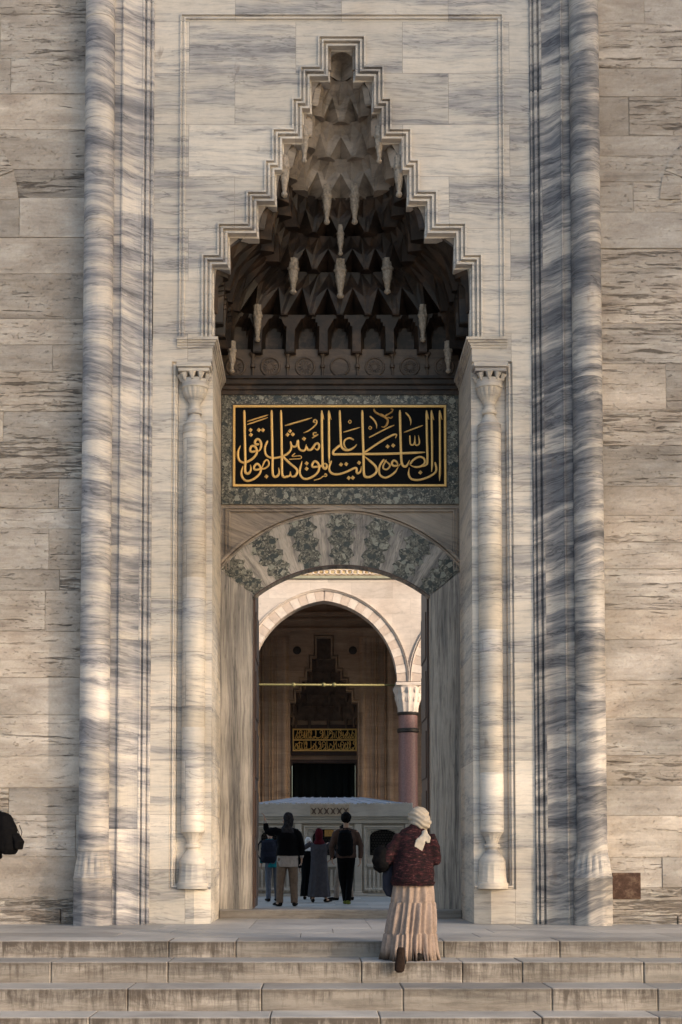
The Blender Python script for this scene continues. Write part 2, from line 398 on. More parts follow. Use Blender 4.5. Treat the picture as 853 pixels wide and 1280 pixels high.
def simple(name, col, rough=0.7, var=0.25, scale=14, metal=0.0, spec=0.35, stretch=(1, 1, 1), bump=0.0):
    s = N(name); p = s.pos(); n = s.noise(s.scale(p, stretch), scale, 5, 0.65)
    c = s.mix(1.0, (*col, 1), s.ramp(n, [(0.25, 1 - var), (0.75, 1 + var)]), 'MULTIPLY')
    if bump: s.bump(n, bump, 0.01)
    return s.done(c, rough, spec, metal)
M['pendant'] = simple('pale_carved_stone', (0.27, 0.225, 0.18), .75, .6, 26, bump=.5)
M['gilt_sign'] = simple('bright_gilding', (0.85, 0.55, 0.17), 0.45, 0.3, 30, 0.1)
M['portal_hood'] = simple('dark_portal_stone', (0.13, 0.09, 0.065), .8, .4, 5)  # darker tone than the portal wall
M['gold'] = simple('gilding', (0.66, 0.40, 0.13), 0.42, 0.18, 40, 0.25)
M['gold_dark'] = simple('worn_gilding', (0.40, 0.21, 0.055), 0.5, 0.5, 30, 0.3)
M['black'] = simple('black_panel', (0.0035, 0.0034, 0.0036), 0.7, 0.3, 20, spec=0.08)
M['wood'] = simple('dark_walnut', (0.055, 0.030, 0.022), 0.5, 0.5, 6, stretch=(8, 8, .6), bump=.1)
M['iron'] = simple('dark_bronze', (0.05, 0.042, 0.036), 0.5, 0.3, 20, 0.5)
M['brass'] = simple('brass_rod', (0.22, 0.19, 0.08), 0.5, 0.2, 20, 0.4)
M['lead'] = simple('lead_roof', (0.30, 0.31, 0.34), 0.55, 0.15, 4)
M['red_granite'] = simple('red_granite', (0.25, 0.135, 0.115), 0.45, 0.3, 25)
M['pavement'] = marble('paving_marble', [(0.3, (0.34, 0.31, 0.275)), (0.45, (0.45, 0.41, 0.355)), (0.6, (0.53, 0.475, 0.405)), (0.75, (0.56, 0.50, 0.425))], bw=60, bh=60, joint=0, zs=1, stain=0.3)
M['ground'] = simple('forecourt_paving', (0.33, 0.30, 0.265), 0.7, 0.2, 2)
M['curtain'] = simple('dark_green_curtain', (0.010, 0.015, 0.014), 0.85, 0.4, 10, stretch=(6, 1, .3))
M['skin'] = simple('skin', (0.38, 0.22, 0.15), 0.55, 0.1, 20)
M['hair'] = simple('black_hair', (0.005, 0.0042, 0.004), 0.8, 0.4, 60, bump=.4, spec=.08)
M['leaf'] = simple('plane_leaf', (0.06, 0.10, 0.03), 0.6, 0.4, 3)
M['bark'] = simple('plane_bark', (0.22, 0.19, 0.15), 0.9, 0.4, 6)

def cloth(name, col, var=0.25, scale=20, rough=0.85):
    return simple(name, col, rough, var, scale, bump=0.15, spec=0.06)

# ------------------------------------------------------------------ key levels of the portal
AX = at(428, 640, 0).x            # portal axis (about 0)
D = 1.75                          # niche depth
NW = 1.745                        # niche half width
ZC = zz(426)                      # cornice
ZTOP = 14.2
XJ = ux(238)                      # inner edge of the jamb mouldings
XR = ux(214)                      # outer edge of the pier recess
ZR0, ZR1 = zz(1112), zz(452)
XF = ux(203, 0, 250)              # rectangular frame

gate = empty('mosque_gateway', (AX, 0, 0), 'tall veined marble gateway with stalactite niche, gilded black inscription and open arched door', 'gateway')

# stepped outline, outer line (u pixels, py)
STEPS = [(174, 421), (174, 319), (154.5, 319), (154.5, 280), (118.5, 280), (118.5, 240), (96, 240), (96, 201), (86.5, 201), (86.5, 162), (61.5, 162), (61.5, 124), (52, 124), (52, 84), (29, 84), (29, 46)]
def sx_(u, py): return ux(u, 0, 250)
OUT = [(sx_(u, py), zz(py)) for u, py in STEPS]
MW = 0.155                       # width of the stepped moulding
lev = [zz(421), zz(319), zz(280), zz(240), zz(201), zz(162), zz(124), zz(84), zz(46)]
wid = [sx_(u, 0) for u in (174, 154.5, 118.5, 96, 86.5, 61.5, 52, 29)]

# facade wall and piers
bm = BM()
for s in (-1, 1):
    def bx(x0, x1, y0, y1, z0, z1):
        a, b = sorted((AX + s * x0, AX + s * x1)); box(bm, a, b, y0, y1, z0, z1)
    bx(XR, XJ, 0, 0.12, 0, ZC)                       # strip beside the recess
    bx(NW, XJ + .3, 0.12, 2.0, 0, ZC)                # pier
    bx(NW, XR, 0, 0.12, ZR1, ZC)                     # above the recess
    for k in range(8):
        bx(wid[k], XJ + .3 if k == 0 else XJ, 0, 0.3, lev[k] if k else ZC, lev[k + 1])
    pl = [(AX + s * XR, 0), (AX + s * ux(181), 0), (AX + s * NW, 0.19), (AX + s * NW, 0.12 + 0.07), (AX + s * XR, 0.19)]
    pl = [(AX + s * XR, 0), (AX + s * ux(183), 0), (AX + s * NW, 0.115), (AX + s * NW, 0.12), (AX + s * XR, 0.12)]
    prism(bm, pl, 0, ZR0)
box(bm, AX - XJ, AX + XJ, 0, 0.3, lev[8], ZTOP)
obj('facade_wall', bm, M['marble'], gate)

# structure behind the facade
bm = BM()
box(bm, AX - 3.6, AX + 3.6, 2.2, 4.2, 6.2, 15.6)
box(bm, AX - 3.6, AX + 3.6, 0.31, 2.2, 13.3, 15.6)
for s in (-1, 1):
    a, b = sorted((AX + s * 1.85, AX + s * 3.6)); box(bm, a, b, 2.2, 4.2, 0, 6.2)
    a, b = sorted((AX + s * 2.5, AX + s * 3.6)); box(bm, a, b, 0.31, 2.2, 0, 13.3)
obj('gate_core', bm, M['court_stone'], gate)

# outer rectangular frame
mf = lambda y0: (lambda a, b, c: (AX + a, y0 + c, b))
PROF_FRAME = [(0, 0.002), (0, -.028), (.018, -.03), (.024, -.004), (.042, -.004), (.048, -.022), (.07, -.022), (.078, -.002), (.078, 0.002)]
bm = BM()
zt = zz(18)
sweep(bm, [(-XF, ZC), (-XF, zt), (XF, zt), (XF, ZC)], [(-o, c) for o, c in PROF_FRAME], mf(0))
obj('frame_moulding', bm, M['marble'], gate)

# stepped moulding round the hood
bm = BM()
path = [(-x, z) for x, z in OUT] + [(x, z) for x, z in OUT[::-1]]
path[0] = (path[0][0], ZC + .02); path[-1] = (path[-1][0], ZC + .02)
PST = [(-.012, 0.002), (-.012, -.03), (.012, -.034), (.018, .012), (.036, .012), (.042, -.026), (.066, -.026), (.072, .03), (.092, .03), (.098, -.004), (.125, -.004), (.135, .09), (MW, .10), (MW, .26)]
sweep(bm, path, [(-o, c) for o, c in PST], mf(0))
obj('stepped_moulding', bm, M['marble'], gate)

# jamb mouldings and outer columns
CR = ux(18.3); CX = ux(304); CYc = -0.22
for s in (-1, 1):
    bm = BM()
    prof = [(XJ, 0.3), (XJ, 0.0), (ux(239), -.0), (ux(239), -.035), (ux(241), -.035), (ux(241.6), -.012), (ux(243), -.012), (ux(243.5), -.055), (ux(247), -.06), (ux(247.6), -.025), (ux(249.3), -.025), (ux(249.8), -.075)]
    for k in range(9):
        t = k / 8; prof.append((ux(251 + 22 * t), -.08 - .11 * (1 - cos(t * pi / 2))))
    prof += [(ux(274.5), -.215), (ux(276), -.215), (ux(277), -.185), (ux(286), -.185), (CX - CR * .9, -.13), (CX, .0), (CX, .3)]
    pts = [(AX + s * x, y) for x, y in prof]
    prism(bm, pts, 0.94, ZTOP)
    obj('jamb_moulding', bm, (M['marble_band'] if s < 0 else M['marble_band_dark']), gate)
    bm = BM()
    pts = [(AX + s * (x if x < CX - .05 else x), y - (.018 if -.3 < y < .02 else 0)) for x, y in prof]
    prism(bm, pts, 0, 0.938)
    obj('jamb_plinth', bm, (M['marble_band'] if s < 0 else M['marble_band_dark']), gate)
    # column shaft
    bm = BM(); cx = AX + s * CX
    pr = []
    z = 0.99
    joints = [2.35, 3.72, 5.2, 6.6, 7.95, 9.3, 10.7, 12.1] if s < 0 else [2.9, 4.3, 5.9, 7.3, 8.6, 10.1, 11.6]
    while z < ZTOP:
        pr.append((CR, z))
        nj = min([j for j in joints if j > z + .01] + [ZTOP])
        if nj < ZTOP: pr += [(CR, nj - .006), (CR - .006, nj - .003), (CR - .006, nj + .003), (CR, nj + .006)]; z = nj + .006
        else: pr.append((CR, ZTOP)); break
    lathe(bm, pr, cx, CYc, 40)
    shaft = obj('column', bm, (M['marble_col'] if s < 0 else M['marble_col_dark']), gate, True, angle=50)
    bm = BM()
    box(bm, *sorted((cx - s * 0.02, cx + s * CR * .985)), CYc, 0.3, 0.99, ZTOP)
    obj('column_backing', bm, (M['marble_col'] if s < 0 else M['marble_col_dark']), shaft)
    # flared base: octagonal block with carved leaves under the round shaft
    bm = BM()
    prof_b = [(0, .245), (.60, .245), (.615, .252), (.63, .245), (.78, .238), (.90, .215), (.955, .20), (.97, .205), (.992, .205)]
    n = 48; rings = []
    for z, r in prof_b:
        ring = []
        for k in range(n):
            t = 2 * pi * (k + .5) / n
            a8 = (t + pi / 8) % (pi / 4) - pi / 8
            octo = 1 / cos(a8)
            bl = max(0, min(1, (z - .6) / .3)); rr = r * (octo * (1 - bl) + bl)
            if .62 < z < .96:
                fl = cos(t * 16) ** 2
                rr -= .034 * fl * sin((z - .62) / .34 * pi)
            ring.append(bm.verts.new((cx + rr * cos(t), CYc + rr * sin(t), z)))
        rings.append(ring)
    # more rings for the leaves
    for a, b in zip(rings, rings[1:]):
        for k in range(n): bm.faces.new((a[k], a[(k + 1) % n], b[(k + 1) % n], b[k]))
    bm.faces.new(rings[-1])
    obj('column_base', bm, (M['marble_col'] if s < 0 else M['marble_col_dark']), shaft, True, angle=35)
    bm = BM()
    box(bm, *sorted((cx - s * 0.1, cx + s * .243)), CYc + .05, 0.3, 0, .62)
    obj('base_backing', bm, (M['marble_col'] if s < 0 else M['marble_col_dark']), shaft)

# recess frames and corner columns
SCX = ux(185.5); SR = ux(14.6)
for s in (-1, 1):
    bm = BM()
    P = [(0, -.004), (0, .004), (.012, .03), (.024, .03), (.03, .008), (.05, .01), (.056, .05), (.075, .05), (.085, .119)]
    path = [(s * (NW + .0), ZR1), (s * XR, ZR1), (s * XR, ZR0), (s * (NW), ZR0)]
    sweep(bm, path, [(o * (1 if s < 0 else -1), c) for o, c in P], mf(0))
    obj('recess_frame', bm, M['marble'], gate)
    cx = AX + s * SCX; cy = 0.075
    zA, zB = zz(1038), zz(541)
    bm = BM(); pr = [(SR, zA)]
    for j in ([2.6, 4.6] if s < 0 else [2.0, 3.9]):
        pr += [(SR, j - .004), (SR - .004, j), (SR, j + .004)]
    pr += [(SR, zB)]
    lathe(bm, pr, cx, cy, 32)
    sh = obj('corner_column', bm, M['marble'], gate, True, angle=50)
    # capital
    q = lambda r, py: (ux(r), zz(py))
    bm = BM()
    fl = lambda r, z, t: r * (1 - .10 * (0.5 + .5 * cos(t * 14))) if zz(503) < z < zz(484) else r
    lathe(bm, [q(15.2, 541), q(15.2, 536), q(14.3, 535), q(14.3, 531), q(15.0, 530), q(13, 528), q(9.5, 524), q(7.2, 519), q(6.8, 517), q(9.0, 516), q(9.6, 514), q(9.2, 511.5), q(7.2, 510.5), q(6.8, 507), q(7.4, 503), q(10.5, 498), q(13.5, 494), q(15.6, 489), q(16.2, 485), q(16.8, 484), q(16.8, 480), q(16.2, 479), q(17.0, 474)], cx, cy, 42, fl)
    # little stalactite leaves under the abacus
    for k in range(10):
        t = 2 * pi * k / 10 + .2; r0 = ux(17)
        c = Vector((cx + r0 * cos(t), cy + r0 * sin(t), zz(472)))
        tube(bm, [(c + Vector((0, 0, -.05)), .012, .012), (c, .035, .03), (c + Vector((cos(t) * .02, sin(t) * .02, .05)), .05, .035)], 6)
    bbox_bev(bm, cx - ux(19.5), cx + ux(19.5), cy - ux(17), cy + .1, zz(467), zz(462.5), .006)
    bbox_bev(bm, cx - ux(21.5), cx + ux(21.5), cy - ux(19), cy + .1, zz(462), zz(456), .006)
    obj('capital', bm, M['carved_marble'], sh, True, angle=40)
    bm = BM()
    fl = lambda r, z, t: r * (1 - .10 * (0.5 + .5 * cos(t * 14))) if (zz(1049) < z < zz(1040) or zz(1103) < z < zz(1082)) else r
    lathe(bm, [q(19.5, 1111), q(19.5, 1104), q(18, 1103), q(17.5, 1095), q(17, 1083), q(16.2, 1081), q(16.5, 1077), q(14.5, 1073), q(10.5, 1067), q(7.5, 1063), q(7.0, 1060.5), q(9.6, 1059.5), q(10.0, 1057.5), q(9.6, 1055.5), q(7.2, 1054.8), q(7.5, 1052), q(10, 1047), q(13, 1042), q(14.8, 1040), q(14.8, 1037)], cx, cy, 42, fl)
    obj('column_foot', bm, M['carved_marble'], sh, True, angle=40)

# niche reveals are the piers; cornice running round the niche
bm = BM()
PC = [(0, .02), (.012, .02), (.016, .05), (.03, .055), (.034, .08), (.05, .085), (.056, .11), (.075, .115), (.08, .15), (0, .16)]
sweep(bm, [(-XF - .02, 0), (-NW, 0), (-NW, D), (NW, D), (NW, 0), (XF + .02, 0)], [(-o if True else o, c) for o, c in PC], lambda a, b, c: (AX + a, b, ZC - .12 + c))
obj('cornice', bm, M['marble'], gate)

bm = BM()
sweep(bm, [(-NW + .001, D), (NW - .001, D)], [(0, -.10), (-.03, -.10), (-.035, -.04), (-.06, -.03), (-.065, .02), (-.10, .04), (-.11, .10), (-.14, .11), (-.14, .15), (0, .17)], lambda a, b, c: (AX + a, b + .01, ZC - .06 + c))
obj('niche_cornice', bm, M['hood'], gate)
# back wall of the niche
za_sp = zz(632, D); zsign0, zsign1 = zz(630, D), zz(488, D)
bm = BM()
box(bm, AX - NW, AX + NW, D + .01, 2.0, ZC - .2, zz(378))     # frieze wall
box(bm, AX - NW, AX + NW, D + .03, 2.0, zsign0 + .0, ZC - .2)
obj('niche_back', bm, M['frieze_stone'], gate)
bm = BM()
bx0, bx1 = AX - NW + .01, AX + NW - .01
ps = [at(291, 506, D), at(559, 609, D)]
X0, X1, Z1, Z0 = ps[0].x, ps[1].x, ps[0].z, ps[1].z
box(bm, bx0, X0, D, D + .03, zsign0, zsign1); box(bm, X1, bx1, D, D + .03, zsign0, zsign1)
box(bm, X0, X1, D, D + .03, zsign0, Z0); box(bm, X0, X1, D, D + .03, Z1, zsign1)
obj('breccia_surround', bm, M['breccia'], gate)
bm = BM(); box(bm, X0, X1, D + .005, D + .03, Z0, Z1)
panel = obj('inscription_panel', bm, M['black'], gate)
panel['label'] = 'black panel with raised gilded Arabic calligraphy and gold border'
bm = BM()
bw_ = .036
sweep(bm, [(X0 + .006, Z0 + .006), (X0 + .006, Z1 - .006), (X1 - .006, Z1 - .006), (X1 - .006, Z0 + .006)], [(0, .0045), (0, -.012), (-.008, -.018), (-bw_ + .006, -.018), (-bw_, -.010), (-bw_, .0045)], lambda a, b, c: (a, D + c, b), closed=True)
obj('border', bm, M['gold'], panel)
bm = BM()
sweep(bm, [(X0 - .004, Z0 - .004), (X0 - .004, Z1 + .004), (X1 + .004, Z1 + .004), (X1 + .004, Z0 - .004)], [(0, .001), (0, -.016), (-.009, -.016), (-.009, .0045)], lambda a, b, c: (a, D + c, b), closed=True)
obj('border_edge', bm, M['iron'], panel)

# calligraphy traced from the panel: (origin, points, nib width in 1/12.186 px)
K = 12.186
O1, O2, O3, O4 = 290, 355, 415, 490
ST = [
 (O1, [(190, 95), (195, 400), (203, 760), (205, 900), (200, 980), (208, 1040), (238, 1060), (272, 1040), (292, 985), (283, 925)], 38),
 (O1, [(235, 265), (555, 165)], 22), (O1, [(235, 312), (550, 205)], 22),
 (O1, [(420, 612), (365, 612), (352, 572), (388, 535), (430, 560), (448, 630), (425, 700), (375, 728)], 36),
 (O1, [(372, 715), (300, 728), (278, 695), (302, 642), (348, 645), (375, 690), (378, 750), (330, 820), (250, 872), (180, 892), (120, 865), (95, 800), (97, 720), (130, 635)], 36),
 (O1, [(440, 980), (470, 985), (520, 972), (560, 930), (562, 880), (532, 850), (495, 880), (475, 930), (455, 975)], 26),
 (O1, [(440, 990), (352, 1000), (342, 950), (385, 910), (430, 950), (440, 1020), (400, 1090), (320, 1150), (230, 1170), (170, 1130), (145, 1050), (168, 945)], 34),
 (O1, [(605, 95), (612, 450), (620, 820), (622, 1040), (645, 1105), (690, 1100), (720, 1050), (712, 970)], 37),
 (O1, [(748, 95), (756, 450), (762, 800), (765, 1040), (785, 1105), (830, 1108), (880, 1088), (893, 1025)], 37),
 (O1, [(545, 560), (508, 650), (508, 740), (550, 800), (640, 822), (760, 800), (850, 755), (900, 690), (900, 620), (895, 575)], 33),
 (O1, [(765, 790), (870, 890), (980, 985), (995, 1040), (965, 1095), (910, 1102), (892, 1050)], 37),
 (O2, [(15, 330), (430, 210)], 25),
 (O2, [(485, 285), (452, 270), (470, 238), (500, 255), (495, 300), (440, 360), (370, 410), (300, 440)], 22),
 (O2, [(500, 437), (455, 440), (452, 475), (490, 478), (525, 462)], 20), (O2, [(525, 462), (430, 520)], 20),
 (O2, [(100, 570), (125, 640), (188, 640), (215, 555), (225, 660), (262, 705), (320, 702), (343, 615)], 33),
 (O2, [(343, 640), (365, 695), (420, 690), (480, 612), (520, 600), (540, 645), (510, 698), (465, 668)], 35),
 (O2, [(578, 100), (582, 500), (590, 880), (600, 960), (638, 985), (655, 935), (630, 905), (600, 925)], 38), (O2, [(575, 98), (612, 238)], 22),
 (O2, [(685, 100), (688, 500), (690, 900)], 36), (O2, [(685, 98), (722, 240)], 22),
 (O2, [(590, 925), (545, 955), (500, 955), (442, 958), (432, 920), (470, 872), (520, 900), (540, 965), (515, 1040), (450, 1100), (340, 1142), (270, 1110), (242, 1020), (278, 870)], 34),
 (O2, [(170, 748), (130, 795), (250, 790), (252, 830), (80, 842)], 17),
 (O2, [(622, 1085), (632, 1062), (655, 1080), (640, 1103), (600, 1100), (550, 1135), (460, 1162)], 18),
 (O2, [(725, 865), (692, 960), (705, 1030), (760, 1066), (850, 1066), (961, 1030), (1095, 972), (1110, 1040), (1135, 1055), (1170, 1020), (1182, 950)], 34),
 (O3, [(120, 95), (130, 400), (140, 610), (165, 675), (220, 702), (290, 690), (350, 650), (380, 615)], 36),
 (O3, [(338, 547), (270, 520), (205, 545), (185, 600), (205, 660), (250, 692)], 28),
 (O3, [(140, 615), (60, 680), (22, 722), (28, 764), (100, 766), (460, 762), (860, 758), (1424, 735)], 38),
 (O3, [(250, 270), (273, 247), (297, 270), (273, 294), (250, 270)], 15), (O3, [(175, 430), (430, 355)], 22),
 (O3, [(463, 95), (472, 450), (482, 760), (490, 1060), (530, 1112), (600, 1102), (670, 1050), (683, 990), (640, 920), (500, 800)], 38),
 (O3, [(495, 740), (700, 600), (860, 505), (950, 465), (985, 470), (970, 522)], 32),
 (O3, [(560, 362), (582, 340), (606, 362), (582, 386), (560, 362)], 15), (O3, [(580, 185), (640, 240), (680, 310), (682, 375)], 27), (O3, [(565, 512), (850, 365), (952, 322)], 22),
 (O3, [(795, 840), (740, 920), (720, 1000), (735, 1080), (800, 1120), (870, 1105), (960, 1040), (1010, 960)], 32),
 (O3, [(830, 850), (785, 935), (790, 985), (845, 992), (885, 930), (800, 850)], 26),
 (O4, [(95, 935), (30, 942), (0, 905), (30, 860), (80, 890), (98, 960)], 32),
 (O4, [(123, 95), (130, 400), (140, 740), (150, 880), (175, 942), (225, 942), (272, 855)], 38), (O4, [(105, 945), (150, 890)], 24),
 (O4, [(275, 925), (330, 850), (420, 805), (490, 830), (502, 895), (440, 950), (350, 958), (280, 930)], 32),
 (O4, [(530, 100), (535, 500), (543, 850), (525, 925), (450, 958)], 35), (O4, [(528, 96), (565, 240)], 22),
 (O4, [(605, 97), (612, 500), (615, 900), (606, 1035)], 33), (O4, [(602, 96), (642, 245)], 22),
 (O4, [(730, 97), (733, 500), (735, 950), (728, 1172)], 33), (O4, [(728, 96), (766, 240)], 22),
 (O4, [(660, 885), (680, 990), (650, 1055), (540, 1120), (400, 1157), (300, 1140), (257, 1070), (268, 970)], 33),
 (O4, [(275, 480), (283, 605), (325, 622), (350, 570), (350, 480)], 24), (O4, [(350, 560), (362, 620), (400, 622), (422, 580), (405, 478)], 24),
 (O4, [(185, 432), (475, 325)], 22), (O4, [(210, 130), (265, 190), (290, 260), (285, 325)], 27),
]
DOTS = [(O1, 285, 395), (O1, 290, 468), (O1, 412, 395), (O1, 472, 395), (O1, 527, 1103), (O2, 93, 410), (O2, 57, 465), (O2, 137, 460), (O2, 308, 528), (O2, 347, 903), (O2, 347, 985), (O3, 140, 920), (O3, 220, 913), (O3, 415, 893), (O3, 258, 1125), (O3, 320, 1122), (O3, 850, 645), (O3, 935, 630), (O4, 435, 1043)]
ORN = [(O3, [(640, 75), (660, 120), (720, 155), (790, 190), (850, 160), (914, 130)], 30), (O3, [(740, 150), (800, 190), (850, 240), (840, 310), (800, 350), (755, 345)], 34), (O3, [(840, 170), (910, 120), (930, 85), (900, 72)], 20), (O3, [(845, 200), (900, 215), (925, 190)], 20)]

def catmull(pts, n=8):
    if len(pts) < 3: return [Vector(pts[0]).lerp(Vector(pts[1]), k / 6) for k in range(7)]
    P = [Vector(p) for p in pts]; P = [P[0] * 2 - P[1]] + P + [P[-1] * 2 - P[-2]]; out = []
    for i in range(1, len(P) - 2):
        a, b, c, d = P[i - 1:i + 3]
        for k in range(n):
            t = k / n
            out.append(0.5 * ((2 * b) + (c - a) * t + (2 * a - 5 * b + 4 * c - d) * t * t + (3 * b - a - 3 * c + d) * t ** 3))
    out.append(P[-2]); return out

def stroke(bm, org, pts, wd, base):
    q = catmull(pts); n = len(q)
    tot = [0]
    for a, b in zip(q, q[1:]): tot.append(tot[-1] + (b - a).length)
    rows = []
    for i, p in enumerate(q):
        d = (q[min(n - 1, i + 1)] - q[max(0, i - 1)]).normalized(); nr = Vector((-d.y, d.x))
        e = tot[-1] - tot[i]; hw = wd / 2
        if wd > 20:
            hw *= min(1, .35 + .65 * e / (wd * 3.0)) * min(1, .55 + .45 * tot[i] / (wd * .8))
        row = []
        for o, h in ((-1, 0), (-.8, .7), (0, 1), (.8, .7), (1, 0)):
            c = p + nr * hw * o
            v = at(org + c.x / K, 505 + c.y / K, D); v.y = D + base - .012 * h
            row.append(bm.verts.new(v))
        rows.append(row)
    for a, b in zip(rows, rows[1:]):
        for k in range(4): bm.faces.new((a[k], b[k], b[k + 1], a[k + 1]))

bm = BM()
for i, (o, pts, wd) in enumerate(ST): stroke(bm, o, pts, wd, .0045 - .0001 * (i % 7))
for o, x, y in DOTS:
    v = [at(o + (x + dx) / K, 505 + (y + dy) / K, D) for dx, dy in ((-33, 4), (-3, -34), (33, -4), (3, 34))]
    for p in v: p.y = D + .0045
    c = at(o + x / K, 505 + y / K, D); c.y = D - .008
    vs = [bm.verts.new(p) for p in v]; cc = bm.verts.new(c)
    for k in range(4): bm.faces.new((vs[k], vs[(k + 1) % 4], cc))
obj('lettering', bm, M['gold'], panel)
bm = BM()
for i, (o, pts, wd) in enumerate(ORN): stroke(bm, o, pts, wd, .0045 - .0001 * i)
obj('ornament', bm, M['gold_dark'], panel)

# ---------------- spandrel, arch, jambs
NARC = 36
ein, eou = [], []
ci = (427.5, 707 + 175.0); co_ = (426.5, 641 + 196.0)
def arc_pts(c, r, x0, x1, y_end):
    a0 = math.atan2(c[1] - y_end, x0 - c[0]); a1 = math.atan2(c[1] - y_end, x1 - c[0])
    return [(c[0] + r * cos(a0 + (a1 - a0) * k / NARC), c[1] - r * sin(a0 + (a1 - a0) * k / NARC)) for k in range(NARC + 1)]
ei = arc_pts(ci, 175.0, 318, 537, 745); eo = arc_pts(co_, 196.0, 275, 578, 712)
EI = [at(x, y, D) for x, y in ei]; EO = [at(x, y, D) for x, y in eo]
bm = BM()
for k in range(NARC):
    plate(bm, [(EI[k].x, EI[k].z), (EI[k + 1].x, EI[k + 1].z), (EO[k + 1].x, EO[k + 1].z), (EO[k].x, EO[k].z)], D + .005, D + .24)
bmesh.ops.remove_doubles(bm, verts=bm.verts, dist=1e-5)
arch = obj('door_arch', bm, M['marble_arch'], gate)
# green voussoirs with cusped edges
def ringpt(t, r):      # t along the arch 0..1, r from intrados 0 to extrados 1
    i = min(NARC - 1e-6, max(0, t * NARC)); k = int(i); f = i - k
    a = EI[k].lerp(EI[k + 1], f); b = EO[k].lerp(EO[k + 1], f); return a.lerp(b, r)
for c in (0.038, .185, .345, .5, .655, .812, .962):
    bm = BM(); hw = .048 if .1 < c < .9 else .040
    L_, R_ = [], []
    for k in range(33):
        r = k / 32
        e = .011 * sin(r * pi * 7) + .004 * sin(r * pi * 17 + c * 40)
        L_.append(ringpt(max(0.001, c - hw + e), .02 + r * .96)); R_.append(ringpt(min(.999, c + hw - e * (1 if c != .5 else 1)), .02 + r * .96))
    pts = [(p.x, p.z) for p in L_] + [(p.x, p.z) for p in R_[::-1]]
    a = [bm.verts.new((x, D - .002, z)) for x, z in pts]; b = [bm.verts.new((x, D + .02, z)) for x, z in pts]
    n = 33
    for k in range(n - 1):
        bm.faces.new((a[k], a[k + 1], a[2 * n - 2 - k], a[2 * n - 1 - k]))
    for k in range(2 * n): bm.faces.new((a[k], b[k], b[(k + 1) % (2 * n)], a[(k + 1) % (2 * n)]))
    o = obj('green_voussoir', bm, M['breccia'], arch)
    o['label'] = 'dark green breccia arch stone with cusped edges'
# extrados moulding
bm = BM()
sweep(bm, [(p.x, p.z) for p in EO], [(-.0, .03), (0, -.01), (.018, -.014), (.022, .012), (.034, .012), (.038, -.03), (.075, -.034), (.08, .03)], lambda a, b, c: (a, D + c, b))
obj('arch_moulding', bm, M['marble_spandrel'], arch)
bm = BM()
sweep(bm, [(p.x, p.z) for p in EI], [(0, .002), (0, -.008), (.014, -.008), (.018, .003)], lambda a, b, c: (a, D + c, b))
obj('intrados_edge', bm, M['wood'], arch)
# spandrel wall above the arch
bm = BM(); zt = zsign0
for k in range(NARC):
    a, b = EO[k], EO[k + 1]
    plate(bm, [(a.x, a.z), (b.x, b.z), (b.x, zt), (a.x, zt)], D + .03, D + .24)
xl, xr = AX - NW, AX + NW
for p, e in ((EO[0], xl), (EO[-1], xr)):
    x0, x1 = sorted((p.x, e))
    plate(bm, [(x0, p.z), (x1, p.z), (x1, zt), (x0, zt)], D + .03, D + .24)
obj('spandrel', bm, M['marble_spandrel'], gate)
bm = BM()
fr = lambda px, py: (at(px, py, D).x, at(px, py, D).z)
PSP = [(0, .03), (0, -.012), (.02, -.018), (.026, .01), (.04, .01), (.046, -.006), (.062, -.006), (.07, .03)]
sweep(bm, [fr(282, 712), fr(282, 634), fr(572, 634), fr(572, 712)], [(-o, c) for o, c in PSP], lambda a, b, c: (a, D + c, b))
obj('spandrel_frame', bm, M['marble_spandrel'], gate)
# jambs: below the arch ends
bm = BM()
ZT = 0.13
for s, e_i, e_o in ((-1, EI[0], EO[0]), (1, EI[-1], EO[-1])):
    xj = AX + s * NW
    xi = at(315.5 if s < 0 else 538.5, 900, D).x
    pts = [(xi, ZT), (xi, e_i.z - .0), (e_i.x, e_i.z), (e_o.x, e_o.z), (xj, e_o.z), (xj, ZT)]
    bm = BM(); plate(bm, pts, D, D + .24)
    obj('door_jamb', bm, M['marble_jamb'], gate)
bm = BM()
bbox_bev(bm, AX - NW + .002, AX + NW - .002, D - .10, D + .5, -.02, ZT, .02, 3)
obj('threshold', bm, M['step'], gate)
# opened door leaves
for s in (-1, 1):
    xi = at(315.5 if s < 0 else 538.5, 900, D).x
    bm = BM()
    x0, x1 = sorted((xi - s * .03, xi + s * .05))
    z1 = zz(752, D)
    bbox_bev(bm, x0, x1, D + .245, D + 1.35, ZT + .01, z1 + .35, .004)
    for k in range(5):
        zb = ZT + .15 + k * (z1 / 5.2)
        x0, x1 = sorted((xi - s * .045, xi - s * .03)); bbox_bev(bm, x0, x1, D + .36, D + 1.25, zb, zb + z1 / 6.6, .006)
    obj('door', bm, M['wood'], gate)
    bm = BM()
    x0, x1 = sorted((xi - s * .012, xi + s * .06)); box(bm, x0, x1, D + .241, D + .30, ZT + .005, z1 + .02)
    obj('door_frame', bm, M['wood'], gate)

